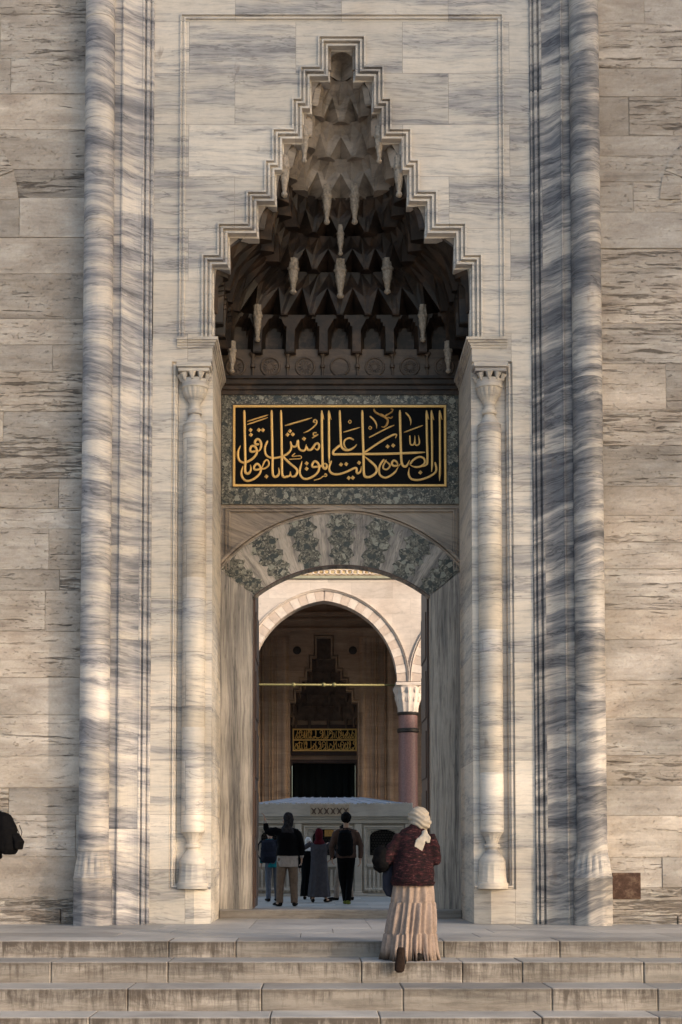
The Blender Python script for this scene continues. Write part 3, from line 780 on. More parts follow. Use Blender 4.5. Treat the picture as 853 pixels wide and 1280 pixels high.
# ---------------- stalactite hood
def plan(wv, dv, n_exp, Y0=.10, m=240):
    pts = []
    for k in range(m + 1):
        t = pi - pi * k / m
        c, s_ = cos(t), sin(t)
        pts.append(Vector((wv * math.copysign(abs(c) ** (2 / n_exp), c), Y0 + (dv - Y0) * abs(s_) ** (2 / n_exp))))
    L = [0]
    for a, b in zip(pts, pts[1:]): L.append(L[-1] + (b - a).length)
    def f(s):
        s = min(1, max(0, s)) * L[-1]
        lo, hi = 0, m
        while hi - lo > 1:
            mid = (lo + hi) // 2
            if L[mid] <= s: lo = mid
            else: hi = mid
        tt = (s - L[lo]) / max(1e-9, L[hi] - L[lo]); return pts[lo].lerp(pts[hi], tt)
    def nrm(s):
        d = f(s + .012) - f(s - .012); d.normalize(); return Vector((-d.y, d.x))   # outward, away from the niche
    return f, nrm

w_in = [x - MW for x in wid] + [0.06]
zA = zz(384)
#  z0, z1, w0, w1, d0, d1, exp0, exp1, type, cells, phase, pier depth
TI = [
 (zA, zz(336), w_in[0], w_in[0] - .02, 1.74, 1.71, 9, 7, 'arch', 13, 0, .09),
 (zz(336), lev[2], w_in[0] - .02, w_in[2], 1.71, 1.58, 7, 4, 'facet', 15, .5, .16),
 (lev[2], lev[3], w_in[2], w_in[3], 1.58, 1.36, 4, 3.4, 'facet', 12, 0, .17),
 (lev[3], lev[4], w_in[3], w_in[4], 1.36, 1.08, 3.4, 3.0, 'facet', 9, .5, .17),
 (lev[4], lev[5], w_in[4], w_in[5], 1.08, 0.82, 3.0, 2.8, 'facet', 7, 0, .15),
 (lev[5], lev[6], w_in[5], w_in[6], 0.82, 0.62, 2.8, 2.6, 'facet', 5, 0, .11),
 (lev[6], lev[7], w_in[6], w_in[7], 0.62, 0.36, 2.6, 2.4, 'facet', 4, 0, .09),
]
bm = BM(); box(bm, AX - .05, AX + .05, 1.76, 1.9, ZC, ZC + .1)
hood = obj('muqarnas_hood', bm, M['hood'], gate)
FV = lambda v: 0.15 * v + 0.85 * v ** 2.4
corner_pts = {}
for ti, (z0, z1, w0, w1, d0, d1, e0, e1, typ, nc, ph, dep) in enumerate(TI):
    f0, n0 = plan(w0, d0, e0); f1, n1 = plan(w1, d1, e1)
    bm = BM()
    def P(s, v, dd):
        """dd > 0 pushes into the niche"""
        p = f0(s).lerp(f1(s), FV(v)); nn = n0(s).lerp(n1(s), v).normalized()
        edge = min(1, min(s, 1 - s) / .02)
        p = p - nn * dd * edge
        return Vector((AX + p.x, p.y, z0 + (z1 - z0) * v))
    cells = []
    if ph:
        cells.append((-.5 / nc, .5 / nc)); cells += [((k + .5) / nc, (k + 1.5) / nc) for k in range(nc)]
    else: cells = [(k / nc, (k + 1) / nc) for k in range(nc)]
    cpts = []
    for a, b in cells:
        if b - a < 1e-6 or a > .999: continue
        S = lambda u: min(1, max(0, a + (b - a) * u))
        cpts.append(P(S(0), 0, dep))
        if typ in ('arch', 'arch2'):
            nu, nv = 16, 10; pw = .30 if typ == 'arch' else .22
            def dd(u, v):
                # piers stand proud, arched niche sinks back between them
                x = (u - .5) / (.5 - pw / 1.0 * .55)
                up = max(0, (v - .50) / .42)
                r2 = 1 - x * x - up * up
                pier = dep
                if r2 <= 0: return pier
                return pier - (dep + .16) * min(1, r2 * 2.2) ** .5 * (1 if typ == 'arch' else (1 - .35 * abs(x)))
            g = [[bm.verts.new(P(S(u / nu), v / nv, dd(u / nu, v / nv))) for u in range(nu + 1)] for v in range(nv + 1)]
            for v in range(nv):
                for u in range(nu): bm.faces.new((g[v][u], g[v][u + 1], g[v + 1][u + 1], g[v + 1][u]))
            bot = g[0]
        else:
            V = {}
            sp = {'a': (0, 0, dep), 'a2': (.11, 0, dep * .95), 'm': (.5, 0, -.32 if ti < 4 else -.14), 'b2': (.89, 0, dep * .95), 'b': (1, 0, dep), 'e': (0, .45, dep * .75), 'e2': (.12, .40, dep * .85), 'p': (.5, .62, dep * .62), 'f2': (.88, .40, dep * .85), 'f': (1, .45, dep * .75), 'A': (0, 1, 0), 'q': (.26, .72, dep * .15), 'r': (.74, .72, dep * .15), 't': (.5, 1, 0), 'B': (1, 1, 0)}
            for k, (u, v, d_) in sp.items(): V[k] = bm.verts.new(P(S(u), v, d_))
            for fc in ('a a2 e2 e', 'a2 m p', 'a2 p e2', 'm b2 p', 'b2 f2 p', 'b2 b f f2', 'e e2 q A', 'e2 p q', 'p t q', 'p r t', 'p f2 r', 'f2 f B r', 'A q t', 't r B'):
                bm.faces.new([V[k] for k in fc.split()])
            bot = [V[k] for k in ('a', 'a2', 'm', 'b2', 'b')]
        # thin lip and soffit under the tier
        lip = [bm.verts.new(v.co + Vector((0, 0.012, -.022))) for v in bot]
        for k in range(len(bot) - 1): bm.faces.new((bot[k], lip[k], lip[k + 1], bot[k + 1]))
        back = []
        for k in range(len(bot)):
            uu = k / (len(bot) - 1) if len(bot) > 5 else (0, .11, .5, .89, 1)[k]
            p = f0(S(uu)); nn = n0(S(uu)); p = p + nn * .40
            back.append(bm.verts.new((AX + p.x, p.y, z0 - .022)))
        for k in range(len(bot) - 1): bm.faces.new((lip[k], back[k], back[k + 1], lip[k + 1]))
    cpts.append(P(1, 0, dep))
    corner_pts[ti] = cpts
    o = obj('tier', bm, M['hood'] if ti < 4 else M['hood_light'], hood, False)  # shade by depth set in colour: dark deep tiers, light front tiers
    # flat stone between the leaning edge and the stepped frame
    for s in (-1, 1):
        bm = BM()
        pts = [(AX + s * (w0 + .02), z0), (AX + s * (w0 + .02), z1)]
        for k in range(9):
            v = 1 - k / 8; x = (w0 + (w1 - w0) * FV(v)); pts.append((AX + s * x, z0 + (z1 - z0) * v))
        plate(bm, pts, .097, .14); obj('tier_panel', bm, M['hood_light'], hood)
# crowning niche
bm = BM(); f0, n0 = plan(w_in[7] , .40, 2.2)
zt0, zt1 = lev[7], lev[8] - MW
nu, nv = 16, 12; g = []
for v in range(nv + 1):
    t = v / nv; k = 1 if t < .55 else math.sqrt(max(0, 1 - ((t - .55) / .45) ** 2))
    row = []
    for u in range(nu + 1):
        p = f0(u / nu); rib = 1 - .30 * abs(cos(u / nu * pi * 3))
        row.append(bm.verts.new((AX + p.x * k, .10 + (p.y - .10) * k * rib, zt0 + (zt1 - zt0) * (t if v < nv else .998))))
    g.append(row)
for v in range(nv):
    for u in range(nu): bm.faces.new((g[v][u], g[v][u + 1], g[v + 1][u + 1], g[v + 1][u]))
for s in (-1, 1):
    pts = [(AX + s * (w_in[7] + .02), zt0), (AX + s * (w_in[7] + .02), zt1 + .02), (AX, zt1 + .02)]
    for v in range(nv, -1, -1):
        t = v / nv; k = 1 if t < .55 else math.sqrt(max(0, 1 - ((t - .55) / .45) ** 2))
        pts.append((AX + s * w_in[7] * k, zt0 + (zt1 - zt0) * t))
    plate(bm, pts, .097, .14)
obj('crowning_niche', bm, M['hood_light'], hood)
for s in (-1, 1):
    bm = BM()
    tube(bm, [((AX + s * (w_in[7] + .01), .08, zt0), .025, .025), ((AX + s * (w_in[7] + .01), .08, zt0 + .26), .02, .02), ((AX + s * (w_in[7] + .01), .08, zt0 + .30), .035, .035)], 10)
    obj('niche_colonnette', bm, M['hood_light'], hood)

# hanging pendants
def pendant_mesh(L, r):
    bm = BM()
    fl = lambda rr, z, t: rr * (1 + .13 * cos(t * 8 + (z * 40)) )
    lathe(bm, [(r * 1.05, L * .30), (r * 1.05, 0), (r * 1.25, -.01), (r * 1.25, -.04 * L / .4), (r * .95, -L * .14), (r * 1.1, -L * .2), (r * .9, -L * .36), (r * .98, -L * .42), (r * .66, -L * .6), (r * .52, -L * .76), (r * .42, -L * .82), (r * .62, -L * .86), (r * .72, -L * .92), (r * .50, -L * .97), (r * .12, -L)], 0, 0, 24, fl)
    me = bpy.data.meshes.new('pendant'); bmesh.ops.recalc_face_normals(bm, faces=bm.faces); bm.to_mesh(me); bm.free(); return me
PEND = set()
def proj(p):
    v = p - CAM; fz = v.y * cos(PITCH) + v.z * sin(PITCH); uy = -v.y * sin(PITCH) + v.z * cos(PITCH)
    return PX0 + F * v.x / fz, PY0 - F * uy / fz
def hang(ti, want, L, r):
    for px in want:
        best = min(corner_pts[ti], key=lambda p: abs(proj(p)[0] - px) - (.0))
        key = tuple(round(c_, 3) for c_ in best)
        if key in PEND: continue
        PEND.add(key)
        me = pendant_mesh(L, r); me.materials.append(M['pendant'])
        obj('pendant', me, M['pendant'], hood, True, loc=best + Vector((0, .03, -.01)), angle=60)
hang(2, (380, 472), .40, .065); hang(2, (426,), .44, .07)
hang(1, (315, 539), .42, .055); 
hang(3, (412, 441), .34, .045)
hang(4, (363, 400, 453, 491), .44, .06)
hang(5, (383, 470), .40, .05)
hang(0, (290, 562), .36, .05)

# frieze: roundels and little posts
for k in range(7):
    x = AX + (k - 3) * .5125; z = (ZC + .09 + zA) / 2 - .01; y = D + .01
    bm = BM()
    for r0, r1, pr_ in ((.135, .018, .014),):
        ring = []
        for i in range(32):
            t = 2 * pi * i / 32; row = []
            for q in range(6):
                a = pi * q / 5; row.append(bm.verts.new((x + (r0 + r1 * cos(a)) * cos(t), y - pr_ * sin(a) * 1.4, z + (r0 + r1 * cos(a)) * sin(t))))
            ring.append(row)
        for i in range(32):
            for q in range(5): bm.faces.new((ring[i][q], ring[(i + 1) % 32][q], ring[(i + 1) % 32][q + 1], ring[i][q + 1]))
    if k % 3 != 0 or k in (0, 6):
        npet = (10, 14, 12, 0, 16, 18, 10)[k]
        for i in range(npet):
            t = 2 * pi * i / npet
            c = Vector((x + .07 * cos(t), y, z + .07 * sin(t)))
            M_ = Matrix.Translation(c) @ Matrix.Rotation(-t, 4, 'Y') @ Matrix.Diagonal((.045, .012, .012, 1))
            bmesh.ops.create_icosphere(bm, subdivisions=1, radius=1, matrix=M_)
    else:
        cv = bm.verts.new((x, y - .008, z)); vs = [bm.verts.new((x + .115 * cos(2 * pi * i / 24), y - .001, z + .115 * sin(2 * pi * i / 24))) for i in range(24)]
        for i in range(24): bm.faces.new((cv, vs[i], vs[(i + 1) % 24]))
    obj('roundel', bm, M['frieze_stone'], hood, True, angle=40)
    if k < 6:
        xx = x + .256; bm = BM()
        lathe(bm, [(.016, ZC + .12), (.016, z - .03), (.035, z - .02), (.035, z + .02), (.016, z + .03), (.016, zA - .07), (.06, zA + .0)], xx, D - .01, 10)
        obj('post', bm, M['frieze_stone'], hood, True, angle=40)

# ------------------------------------------------------------------ side walls of big coursed blocks
def block_wall(name, x0, x1, label, seed, joints_x, low_rough):
    rnd = random.Random(seed)
    root = empty(name, ((x0 + x1) / 2, .3, 0), label, 'wall')
    bm = BM(); lay = bm.loops.layers.float_color.new('rnd')
    z = -0.02
    hs = []
    while z < 13.2:
        h = rnd.choice((.28, .36, .42, .50, .55, .62, .40)); hs.append((z, z + h)); z += h
    vis0, vis1 = (max(x0, -7.2), min(x1, 7.2))
    for i, (a, b) in enumerate(hs):
        x = vis0 - rnd.random() * 1.2
        row_r = rnd.random()
        while x < vis1:
            L = rnd.uniform(.9, 3.4)
            xa, xb = max(x, vis0), min(x + L, vis1)
            if xb - xa > .03:
                n0 = len(bm.faces); yo = rnd.uniform(-.007, .007); g = .0018
                vs, fs = box(bm, xa + g, xb - g, .05 + yo, .4, a + g, b - g)
                tone = rnd.random(); rough = (rnd.random() ** 1.2) * (.55 + .75 * row_r); hue = rnd.random()
                if i < 1: tone *= .25; rough = 1.3
                for f in fs:
                    for lp in f.loops: lp[lay] = (tone, min(1.4, rough), hue, 1)
            x += L
    bmesh.ops.bevel(bm, geom=[e for e in bm.edges if all(abs(v.co.y - .05) < .02 for v in e.verts)], offset=.004, segments=1, affect='EDGES')
    obj('masonry', bm, M['wall'], root)
    bm = BM(); box(bm, x0, x1, .062, 1.3, -1, 16.6)
    if x1 > 30: box(bm, 35.4, x1, 1.31, 6, -1, 25)  # added unseen tall block, keeps sun out of the portico
    obj('wall_core', bm, M['mortar'], root)
    return root
M['mortar'] = simple('lime_mortar', (0.30, 0.26, 0.21), 0.95, .4, 12)
XO = CX + CR * .9
wl = block_wall('courtyard_wall', AX - 26, AX - XO, 'weathered limestone block wall on the left of the gateway, behind the walker with the black backpack', 3, None, 1)
wr = block_wall('courtyard_wall', AX + XO, AX + 45, 'weathered limestone block wall on the right of the gateway, with a dark brown stained stone near its foot', 11, None, 1)

def stain_mat():
    s = N('brown_stained_stone'); p = s.pos()
    v = s.noise(s.scale(p, (1, 1, 1.2)), 6, 7, .72, .2)
    c = s.ramp(v, [(0.3, (0.022, 0.012, 0.009)), (.47, (0.06, 0.032, 0.022)), (.6, (0.13, 0.085, 0.06)), (.75, (.22, .165, .125))])
    s.bump(v, .5, .02); return s.done(c, .8, .2)
M['stain'] = stain_mat()
a, b = at(766, 1124, .04), at(801, 1091, .04)
bm = BM(); bbox_bev(bm, a.x, b.x, .036, .2, a.z, b.z, .006); obj('stained_block', bm, M['stain'], wr)['label'] = 'dark brown stained square stone'
# ends of the relieving arches that show at both edges of the photo
for root, cxp, s in ((wr, 932, 1), (wl, -84, -1)):
    c = at(cxp, 250, .04); bm = BM(); lay = bm.loops.layers.float_color.new('rnd')
    for k in range(9):
        a0 = pi * k / 9 + .012; a1 = pi * (k + 1) / 9 - .012; pts = []
        for rr, a_, b_ in ((.88, a0, a1), (1.16, a1, a0)):
            for q in range(5):
                t = a_ + (b_ - a_) * q / 4; pts.append((c.x + rr * cos(t), c.z + rr * sin(t)))
        n0 = set(bm.faces); plate(bm, pts, .034, .3)
        col = (random.uniform(.3, .6), random.uniform(.4, .9), random.random(), 1)
        for f in bm.faces:
            if f not in n0:
                for lp in f.loops: lp[lay] = col
    obj('relieving_arch', bm, M['wall'], root)
# rough footing at the bottom of both walls
for root, x0, x1 in ((wl, at(-60, 1150, 0).x, AX - CX - .25), (wr, AX + CX + .25, at(930, 1150, 0).x)):
    bm = BM(); lay = bm.loops.layers.float_color.new('rnd'); x = x0
    while x < x1:
        L = min(random.uniform(.5, 1.1), x1 - x)
        n0 = set(bm.faces); bbox_bev(bm, x + .006, x + L - .006, -.03 + random.uniform(-.02, .01), .3, -.1, (.21 if root is wl else .10) + random.uniform(-.02, .02), .018, 2)
        col = (.0 + random.random() * .15, 1.4, random.random(), 1)
        for f in bm.faces:
            if f not in n0:
                for lp in f.loops: lp[lay] = col
        x += L + .001
    obj('footing', bm, M['wall'], root)

# ------------------------------------------------------------------ steps and landing
def edge_y(py, z):
    """depth at which height z projects to photo row py"""
    lo, hi = -18.0, 5.0
    for _ in range(60):
        m = (lo + hi) / 2
        if proj(Vector((0, m, z)))[1] > py: lo = m
        else: hi = m
    return lo
steps = empty('marble_steps', (0, -4, -.8), 'wide stained marble steps and landing leading up to the gateway', 'steps')
zl = [0.0]; ys = [edge_y(1176, 0)]
for pb, pf in ((1197, 1202.5), (1228.3, 1235.4), (1263.5, 1271.3), (1300, 1308)):
    yv = ys[-1]; lo, hi = -2.5, zl[-1]
    for _ in range(60):
        m = (lo + hi) / 2
        if proj(Vector((0, yv, m)))[1] > pb: lo = m
        else: hi = m
    zl.append(lo); ys.append(edge_y(pf, lo))
GZ = zl[4] 
print('STEPS', zl, ys)
JX = [[211, 295, 555, 700], [64, 210, 452, 578, 653, 805], [160, 327, 504, 690, 822], [112, 338, 475, 677, 823]]
rnd = random.Random(5)
for i in range(4):
    y0 = ys[i]; y1 = (ys[i - 1] + .25) if i else y0 + .62
    z1 = zl[i]; z0 = zl[i + 1] if i < 3 else GZ
    xs = [-9.0, -6.9] + [at(j, 1200, y0).x for j in JX[i]] + [7.2, 9.0]
    xs = sorted(x for x in xs)
    bm = BM(); lay = bm.loops.layers.float_color.new('rnd')
    for a, b in zip(xs, xs[1:]):
        n0 = set(bm.faces); dz = rnd.uniform(-.004, .002); dy = rnd.uniform(-.006, .006)
        bbox_bev(bm, a + .0025, b - .0025, y0 + dy, y1, z0 - .05, z1 + dz, .012, 2)
        v = rnd.random()
        for f in bm.faces:
            if f not in n0:
                for lp in f.loops: lp[lay] = (v, v, v, 1)
    lh = bm.verts.layers.float.new('hgt')
    for v_ in bm.verts: v_[lh] = max(0, min(1, (v_.co.z - z0) / (z1 - z0)))
    # the risers need a few rows for the drip height to read
    obj('step', bm, M['step'], steps)
bm = BM(); lay = bm.loops.layers.float_color.new('rnd')
x = -9.0
ya = ys[0] + .62
rows = [(ya, ya + .95), (ya + .95, ya + 1.9), (ya + 1.9, 2.6)]
for a_, b_ in rows:
    x = -9 - rnd.random()
    while x < 9:
        L = rnd.uniform(.9, 2.2); n0 = set(bm.faces)
        bbox_bev(bm, x + .002, x + L - .002, a_ + .002, b_ - .002, -.3, rnd.uniform(-.003, 0), .004)
        v = rnd.random() * .8 + .2
        for f in bm.faces:
            if f not in n0:
                for lp in f.loops: lp[lay] = (v, v, v, 1)
        x += L
obj('landing', bm, M['step'], steps)
bm = BM(); box(bm, -8.95, 8.95, ys[0] + .45, 2.5, GZ - .3, -.06)
obj('core', bm, M['mortar'], steps)

# ------------------------------------------------------------------ ground
bm = BM()
vs = [bm.verts.new(p) for p in ((-300, -300, GZ), (300, -300, GZ), (300, 300, GZ), (-300, 300, GZ))]; bm.faces.new(vs)
obj('ground', bm, M['ground'], kind='structure')
bm = BM()
for i in range(-14, 14):
    for j in range(0, 34):
        L = .9
        x = i * 1.3 + (.6 if j % 2 else 0); y = 2.6 + j * L
        box(bm, x + .003, x + 1.297, y + .003, y + L - .003, -.3, random.uniform(-.004, 0))
obj('courtyard_floor', bm, M['pavement'], kind='structure')

# ------------------------------------------------------------------ fountain in the courtyard
YF = 13.0
fx = lambda px: at(px, 1070, YF).x
fz_ = lambda py: at(411, py, YF).z
fount = empty('fountain', (fx(411), YF + 1.8, 0), 'rectangular carved marble ablution fountain with grilled windows and low grey roof', 'fountain')
XL, XRf = fx(309), fx(516)
bm = BM(); box(bm, XL + .06, XRf - .06, YF + .10, YF + 3.7, 0, fz_(1023)); obj('basin_wall', bm, M['fountain'], fount)
bm = BM()
bbox_bev(bm, XL, XRf, YF - .10, YF + 3.85, fz_(1021), fz_(1005), .012)
bbox_bev(bm, XL + .03, XRf - .03, YF - .05, YF + 3.8, fz_(1024), fz_(1021) - .002, .008)
bbox_bev(bm, XL + .05, XRf - .05, YF - .02, YF + 3.8, fz_(1029), fz_(1024) - .002, .008)
corn = obj('cornice', bm, M['fountain'], fount)
bm = BM()      # crest of little chipped leaves along the slab
x = XL
while x < XRf - .05:
    if random.random() < .8: bbox_bev(bm, x, x + .05, YF - .10, YF - .03, fz_(1005) - .01, fz_(1005) + random.uniform(.015, .035), .008)
    x += .06
obj('crest', bm, M['fountain'], corn)
M['carved_dark'] = simple('carved_brown_stone', (0.13, 0.085, 0.06), .8, .3, 8)
M['carved'] = simple('carved_buff_stone', (0.46, 0.36, 0.26), .8, .3, 8)
bm = BM()
bbox_bev(bm, fx(388), fx(437), YF - .125, YF - .09, fz_(1020.5), fz_(1005.5), .006)
cp = obj('carved_panel', bm, M['carved'], corn)
bm = BM()
for k in range(6):
    c = Vector((fx(392.5 + k * 8), YF - .127, fz_(1014)))
    for s in (-1, 1):
        tube(bm, [(c + Vector((s * .055, 0, .07)), .010, .008), (c + Vector((s * .012, -.004, .02)), .016, .010), (c + Vector((s * .014, -.004, -.03)), .016, .010), (c + Vector((s * .05, 0, -.07)), .008, .008)], 6)
obj('tracery', bm, M['carved_dark'], cp)
for px in (314, 373, 448, 511):
    bm = BM(); bbox_bev(bm, fx(px - 4.5), fx(px + 4.5), YF - .0, YF + .12, .04, fz_(1029) - .003, .012)
    bbox_bev(bm, fx(px - 5.5), fx(px + 5.5), YF - .02, YF + .12, 0, .10, .01)
    obj('pilaster', bm, M['fountain'], fount)
bm = BM(); bbox_bev(bm, XL - .02, XRf + .02, YF - .06, YF + 3.8, -.01, .05, .01); obj('plinth', bm, M['fountain'], fount)
for c0, c1 in ((320, 367), (380, 442), (455, 505)):
    cm = (c0 + c1) / 2
    bm = BM()
    sweep(bm, [(fx(c0), .12), (fx(c0), fz_(1032)), (fx(c1), fz_(1032)), (fx(c1), .12)], [(0, .1), (0, .02), (-.03, .01), (-.05, .05), (-.08, .05), (-.09, .1)], lambda a, b, c: (a, YF + c, b), closed=True)
    obj('panel_frame', bm, M['fountain'], fount)
    # grilled arched window
    wx0, wx1 = (cm - 17, cm + 17)
    if c0 == 380: wx0, wx1 = 391, 424
    bm = BM(); pts = [(fx(wx0), fz_(1069)), (fx(wx1), fz_(1069)), (fx(wx1), fz_(1046))]
    cx_ = (wx0 + wx1) / 2; hw = (wx1 - wx0) / 2
    for k in range(1, 8):
        t = pi * k / 16; pts.append((fx(cx_ + hw * cos(t)), fz_(1046 - 9 * sin(t))))
    pts += [(fx(cx_ + 8), fz_(1037)), (fx(cx_ + 8), fz_(1033.5)), (fx(cx_ - 8), fz_(1033.5)), (fx(cx_ - 8), fz_(1037))]
    for k in range(9, 16):
        t = pi * k / 16; pts.append((fx(cx_ + hw * cos(t)), fz_(1046 - 9 * sin(t))))
    pts += [(fx(wx0), fz_(1046))]
    plate(bm, pts, YF + .075, YF + .11); wd = obj('window', bm, M['black'], fount)
    bm = BM()
    for i in range(9):
        for j in range(9):
            x = fx(wx0 + 2 + (wx1 - wx0 - 4) * (i + .5 * (j % 2)) / 8.6); z = fz_(1067) + (fz_(1040) - fz_(1067)) * j / 8
            tt = [bm.verts.new((x + .022 * cos(2 * pi * q / 6), YF + .066, z + .022 * sin(2 * pi * q / 6))) for q in range(6)]
            uu = [bm.verts.new((x + .013 * cos(2 * pi * q / 6), YF + .066, z + .013 * sin(2 * pi * q / 6))) for q in range(6)]
            for q in range(6): bm.faces.new((tt[q], tt[(q + 1) % 6], uu[(q + 1) % 6], uu[q]))
    obj('grille', bm, M['iron'], wd)
    # reeded lower panel
    bm = BM(); n = int((c1 - c0 - 8) / 5.4)
    for k in range(n):
        x = fx(c0 + 6 + k * 5.4)
        bbox_bev(bm, x, x + .055, YF + .035, YF + .11, fz_(1116), fz_(1087), .012, 2)
    obj('reeded_panel', bm, M['fountain'], fount)
    bm = BM(); bbox_bev(bm, fx(c0 + 3), fx(c1 - 3), YF + .03, YF + .11, fz_(1084), fz_(1080), .01); obj('rail', bm, M['fountain'], fount)
bm = BM(); bbox_bev(bm, fx(406), fx(417.5), YF + .03, YF + .07, fz_(1045.5), fz_(1037), .003); obj('plaque', bm, M['gold_dark'], fount)
bm = BM()
zb, zt = fz_(1005) - .01, fz_(997)
a = [(XL + .05, YF + .05), (XRf - .05, YF + .05), (XRf - .05, YF + 3.7), (XL + .05, YF + 3.7)]
dx0, dx1 = at(372, 1000, YF + 1.4).x, at(450, 1000, YF + 1.4).x
zt = at(411, 997, YF + 1.4).z
b = [(dx0, YF + 1.4), (dx1, YF + 1.4), (dx1, YF + 2.4), (dx0, YF + 2.4)]
va = [bm.verts.new((*p, zb)) for p in a]; vb = [bm.verts.new((*p, zt)) for p in b]
for k in range(4): bm.faces.new((va[k], va[(k + 1) % 4], vb[(k + 1) % 4], vb[k]))
bm.faces.new(vb); bm.faces.new(va[::-1])
rf = obj('roof', bm, M['lead'], fount)
bm = BM()
for k in range(9):
    t = k / 8; p = Vector((XL + .05 + (XRf - XL - .1) * t, YF + .05, zb)); q = Vector((dx0 + (dx1 - dx0) * t, YF + 1.4, zt))
    tube(bm, [(p + Vector((0, 0, .005)), .014, .014), (q + Vector((0, 0, .005)), .014, .014)], 6)
obj('seam', bm, M['lead'], rf)

# ------------------------------------------------------------------ far arcade
YA = 25.4
ax_ = lambda px: at(px, 870, YA).x
az = lambda py: at(405, py, YA).z
arc = empty('court_arcade', (ax_(405), YA, 0), 'sunlit pale arcade with pointed arch, red granite column and gilded frieze across the courtyard', 'arcade')
HW = ax_(497) - ax_(405.5); ZS = az(852); RISE = az(750.5) - ZS
CXS = [ax_(405.5) + k * (ax_(618) - ax_(405.5)) for k in (-2, -1, 0, 1, 2)]
Rr = (HW ** 2 + RISE ** 2) / (2 * HW); E = Rr - HW
def arch_z(x, r=0.0):
    """height of the arch edge above the springing, or None outside"""
    d = abs(x); rr = Rr + r
    if d >= HW + r: return None
    return math.sqrt(max(0, rr * rr - (d + E) ** 2))
ATOP = az(640)
bm = BM(); xs = []
step = .11
x = CXS[0] - 3
cols_ = []
while x < CXS[-1] + 3:
    hs = []
    for xx in (x, x + step):
        h = ZS
        for c in CXS:
            q = arch_z(xx - c)
            if q is not None: h = max(h, ZS + q)
        hs.append(h)
    plate(bm, [(x, hs[0]), (x + step, hs[1]), (x + step, ATOP), (x, ATOP)], YA, YA + .6)
    x += step
bmesh.ops.remove_doubles(bm, verts=bm.verts, dist=1e-4)
obj('arch_wall', bm, M['court_stone'], arc)
M['vous_a'] = simple('pink_voussoir', (0.53, 0.415, 0.325), .75, .2, 5, bump=.1)
M['vous_b'] = simple('pale_voussoir', (0.64, 0.53, 0.43), .75, .2, 5, bump=.1)
RT = .30
for c in CXS:
    if abs(c - CXS[2]) > abs(CXS[3] - CXS[2]) * 1.2: continue
    bma = BM(); NV = 15
    a_top = math.acos(E / Rr)
    for s in (-1, 1):
        for k in range(NV):
            pts = []
            t0 = a_top * k / NV + .002; t1 = a_top * (k + 1) / NV - .002
            for rr, ts in ((Rr - .01, (t0, (t0 + t1) / 2, t1)), (Rr + RT, (t1, (t0 + t1) / 2, t0))):
                for t in ts:
                    xx = s * (rr * cos(t) - E)
                    pts.append((c + (max(0, xx) if s > 0 else min(0, xx)), ZS + rr * sin(t)))
            n0 = set(bma.faces)
            plate(bma, pts, YA - .03 - (.006 if k % 2 else 0) - .003 * (CXS.index(c) % 2), YA + .2, k % 2)
    ring = obj('arch_ring', bma, [M['vous_a'], M['vous_b']], arc)
    bm = BM(); path = []
    for s in (-1, 1):
        seq = [(c + s * ((Rr + RT) * cos(t) - E), ZS + (Rr + RT) * sin(t)) for t in [math.acos(E / (Rr + RT)) * k / 20 for k in range(21)]]
        path += seq if s < 0 else seq[::-1][1:]
    sweep(bm, path, [(0, .0), (0, -.055), (.03, -.08), (.04, -.03), (.065, -.03), (.07, -.07), (.095, -.07), (.10, .0)], lambda a, b, c_: (a, YA + c_ - .004 * (CXS.index(c) % 2), b))
    obj('ring_moulding', bm, M['court_stone'], ring)
# frieze
def carved_gold():
    s = N('carved_gilt_frieze'); p = s.pos()
    v = s.n('TexVoronoi'); v.feature = 'SMOOTH_F1'; v.inputs['Scale'].default_value = 5.5; s.l(s.scale(p, (1, 1, 1.3)), v.inputs['Vector'])
    c = s.ramp(v.outputs['Distance'], [(0.15, (0.58, 0.43, 0.22)), (.32, (0.50, 0.34, 0.15)), (.42, (0.20, 0.11, 0.04)), (.55, (0.55, 0.40, 0.20))])  # dark stop paints the shade of the carved relief into the gold
    s.bump(v.outputs['Distance'], .8, .04); return s.done(c, .55, .4)
M['frieze'] = carved_gold()
bm = BM(); box(bm, CXS[1], CXS[3], YA - .05, YA + .02, az(719.5), az(690)); fz1 = obj('frieze', bm, M['frieze'], arc)
bm = BM()
n = 60
for k in range(n):
    x = CXS[1] + (CXS[3] - CXS[1]) * (k + .5) / n
    for zc in (az(715.5),):
        for q in range(10):
            t0 = 2 * pi * q / 10; t1 = 2 * pi * (q + 1) / 10
            tube(bm, [((x + .11 * cos(t0), YA - .06, zc + .075 * sin(t0)), .016, .016), ((x + .11 * cos(t1), YA - .06, zc + .075 * sin(t1)), .016, .016)], 4, False)
obj('interlace', bm, M['vous_b'], fz1)
bm = BM(); box(bm, CXS[1], CXS[3], YA - .075, YA + .02, az(723.5), az(720)); obj('frieze_border', bm, simple('grey_green_stone', (.30, .28, .19), .7), fz1)
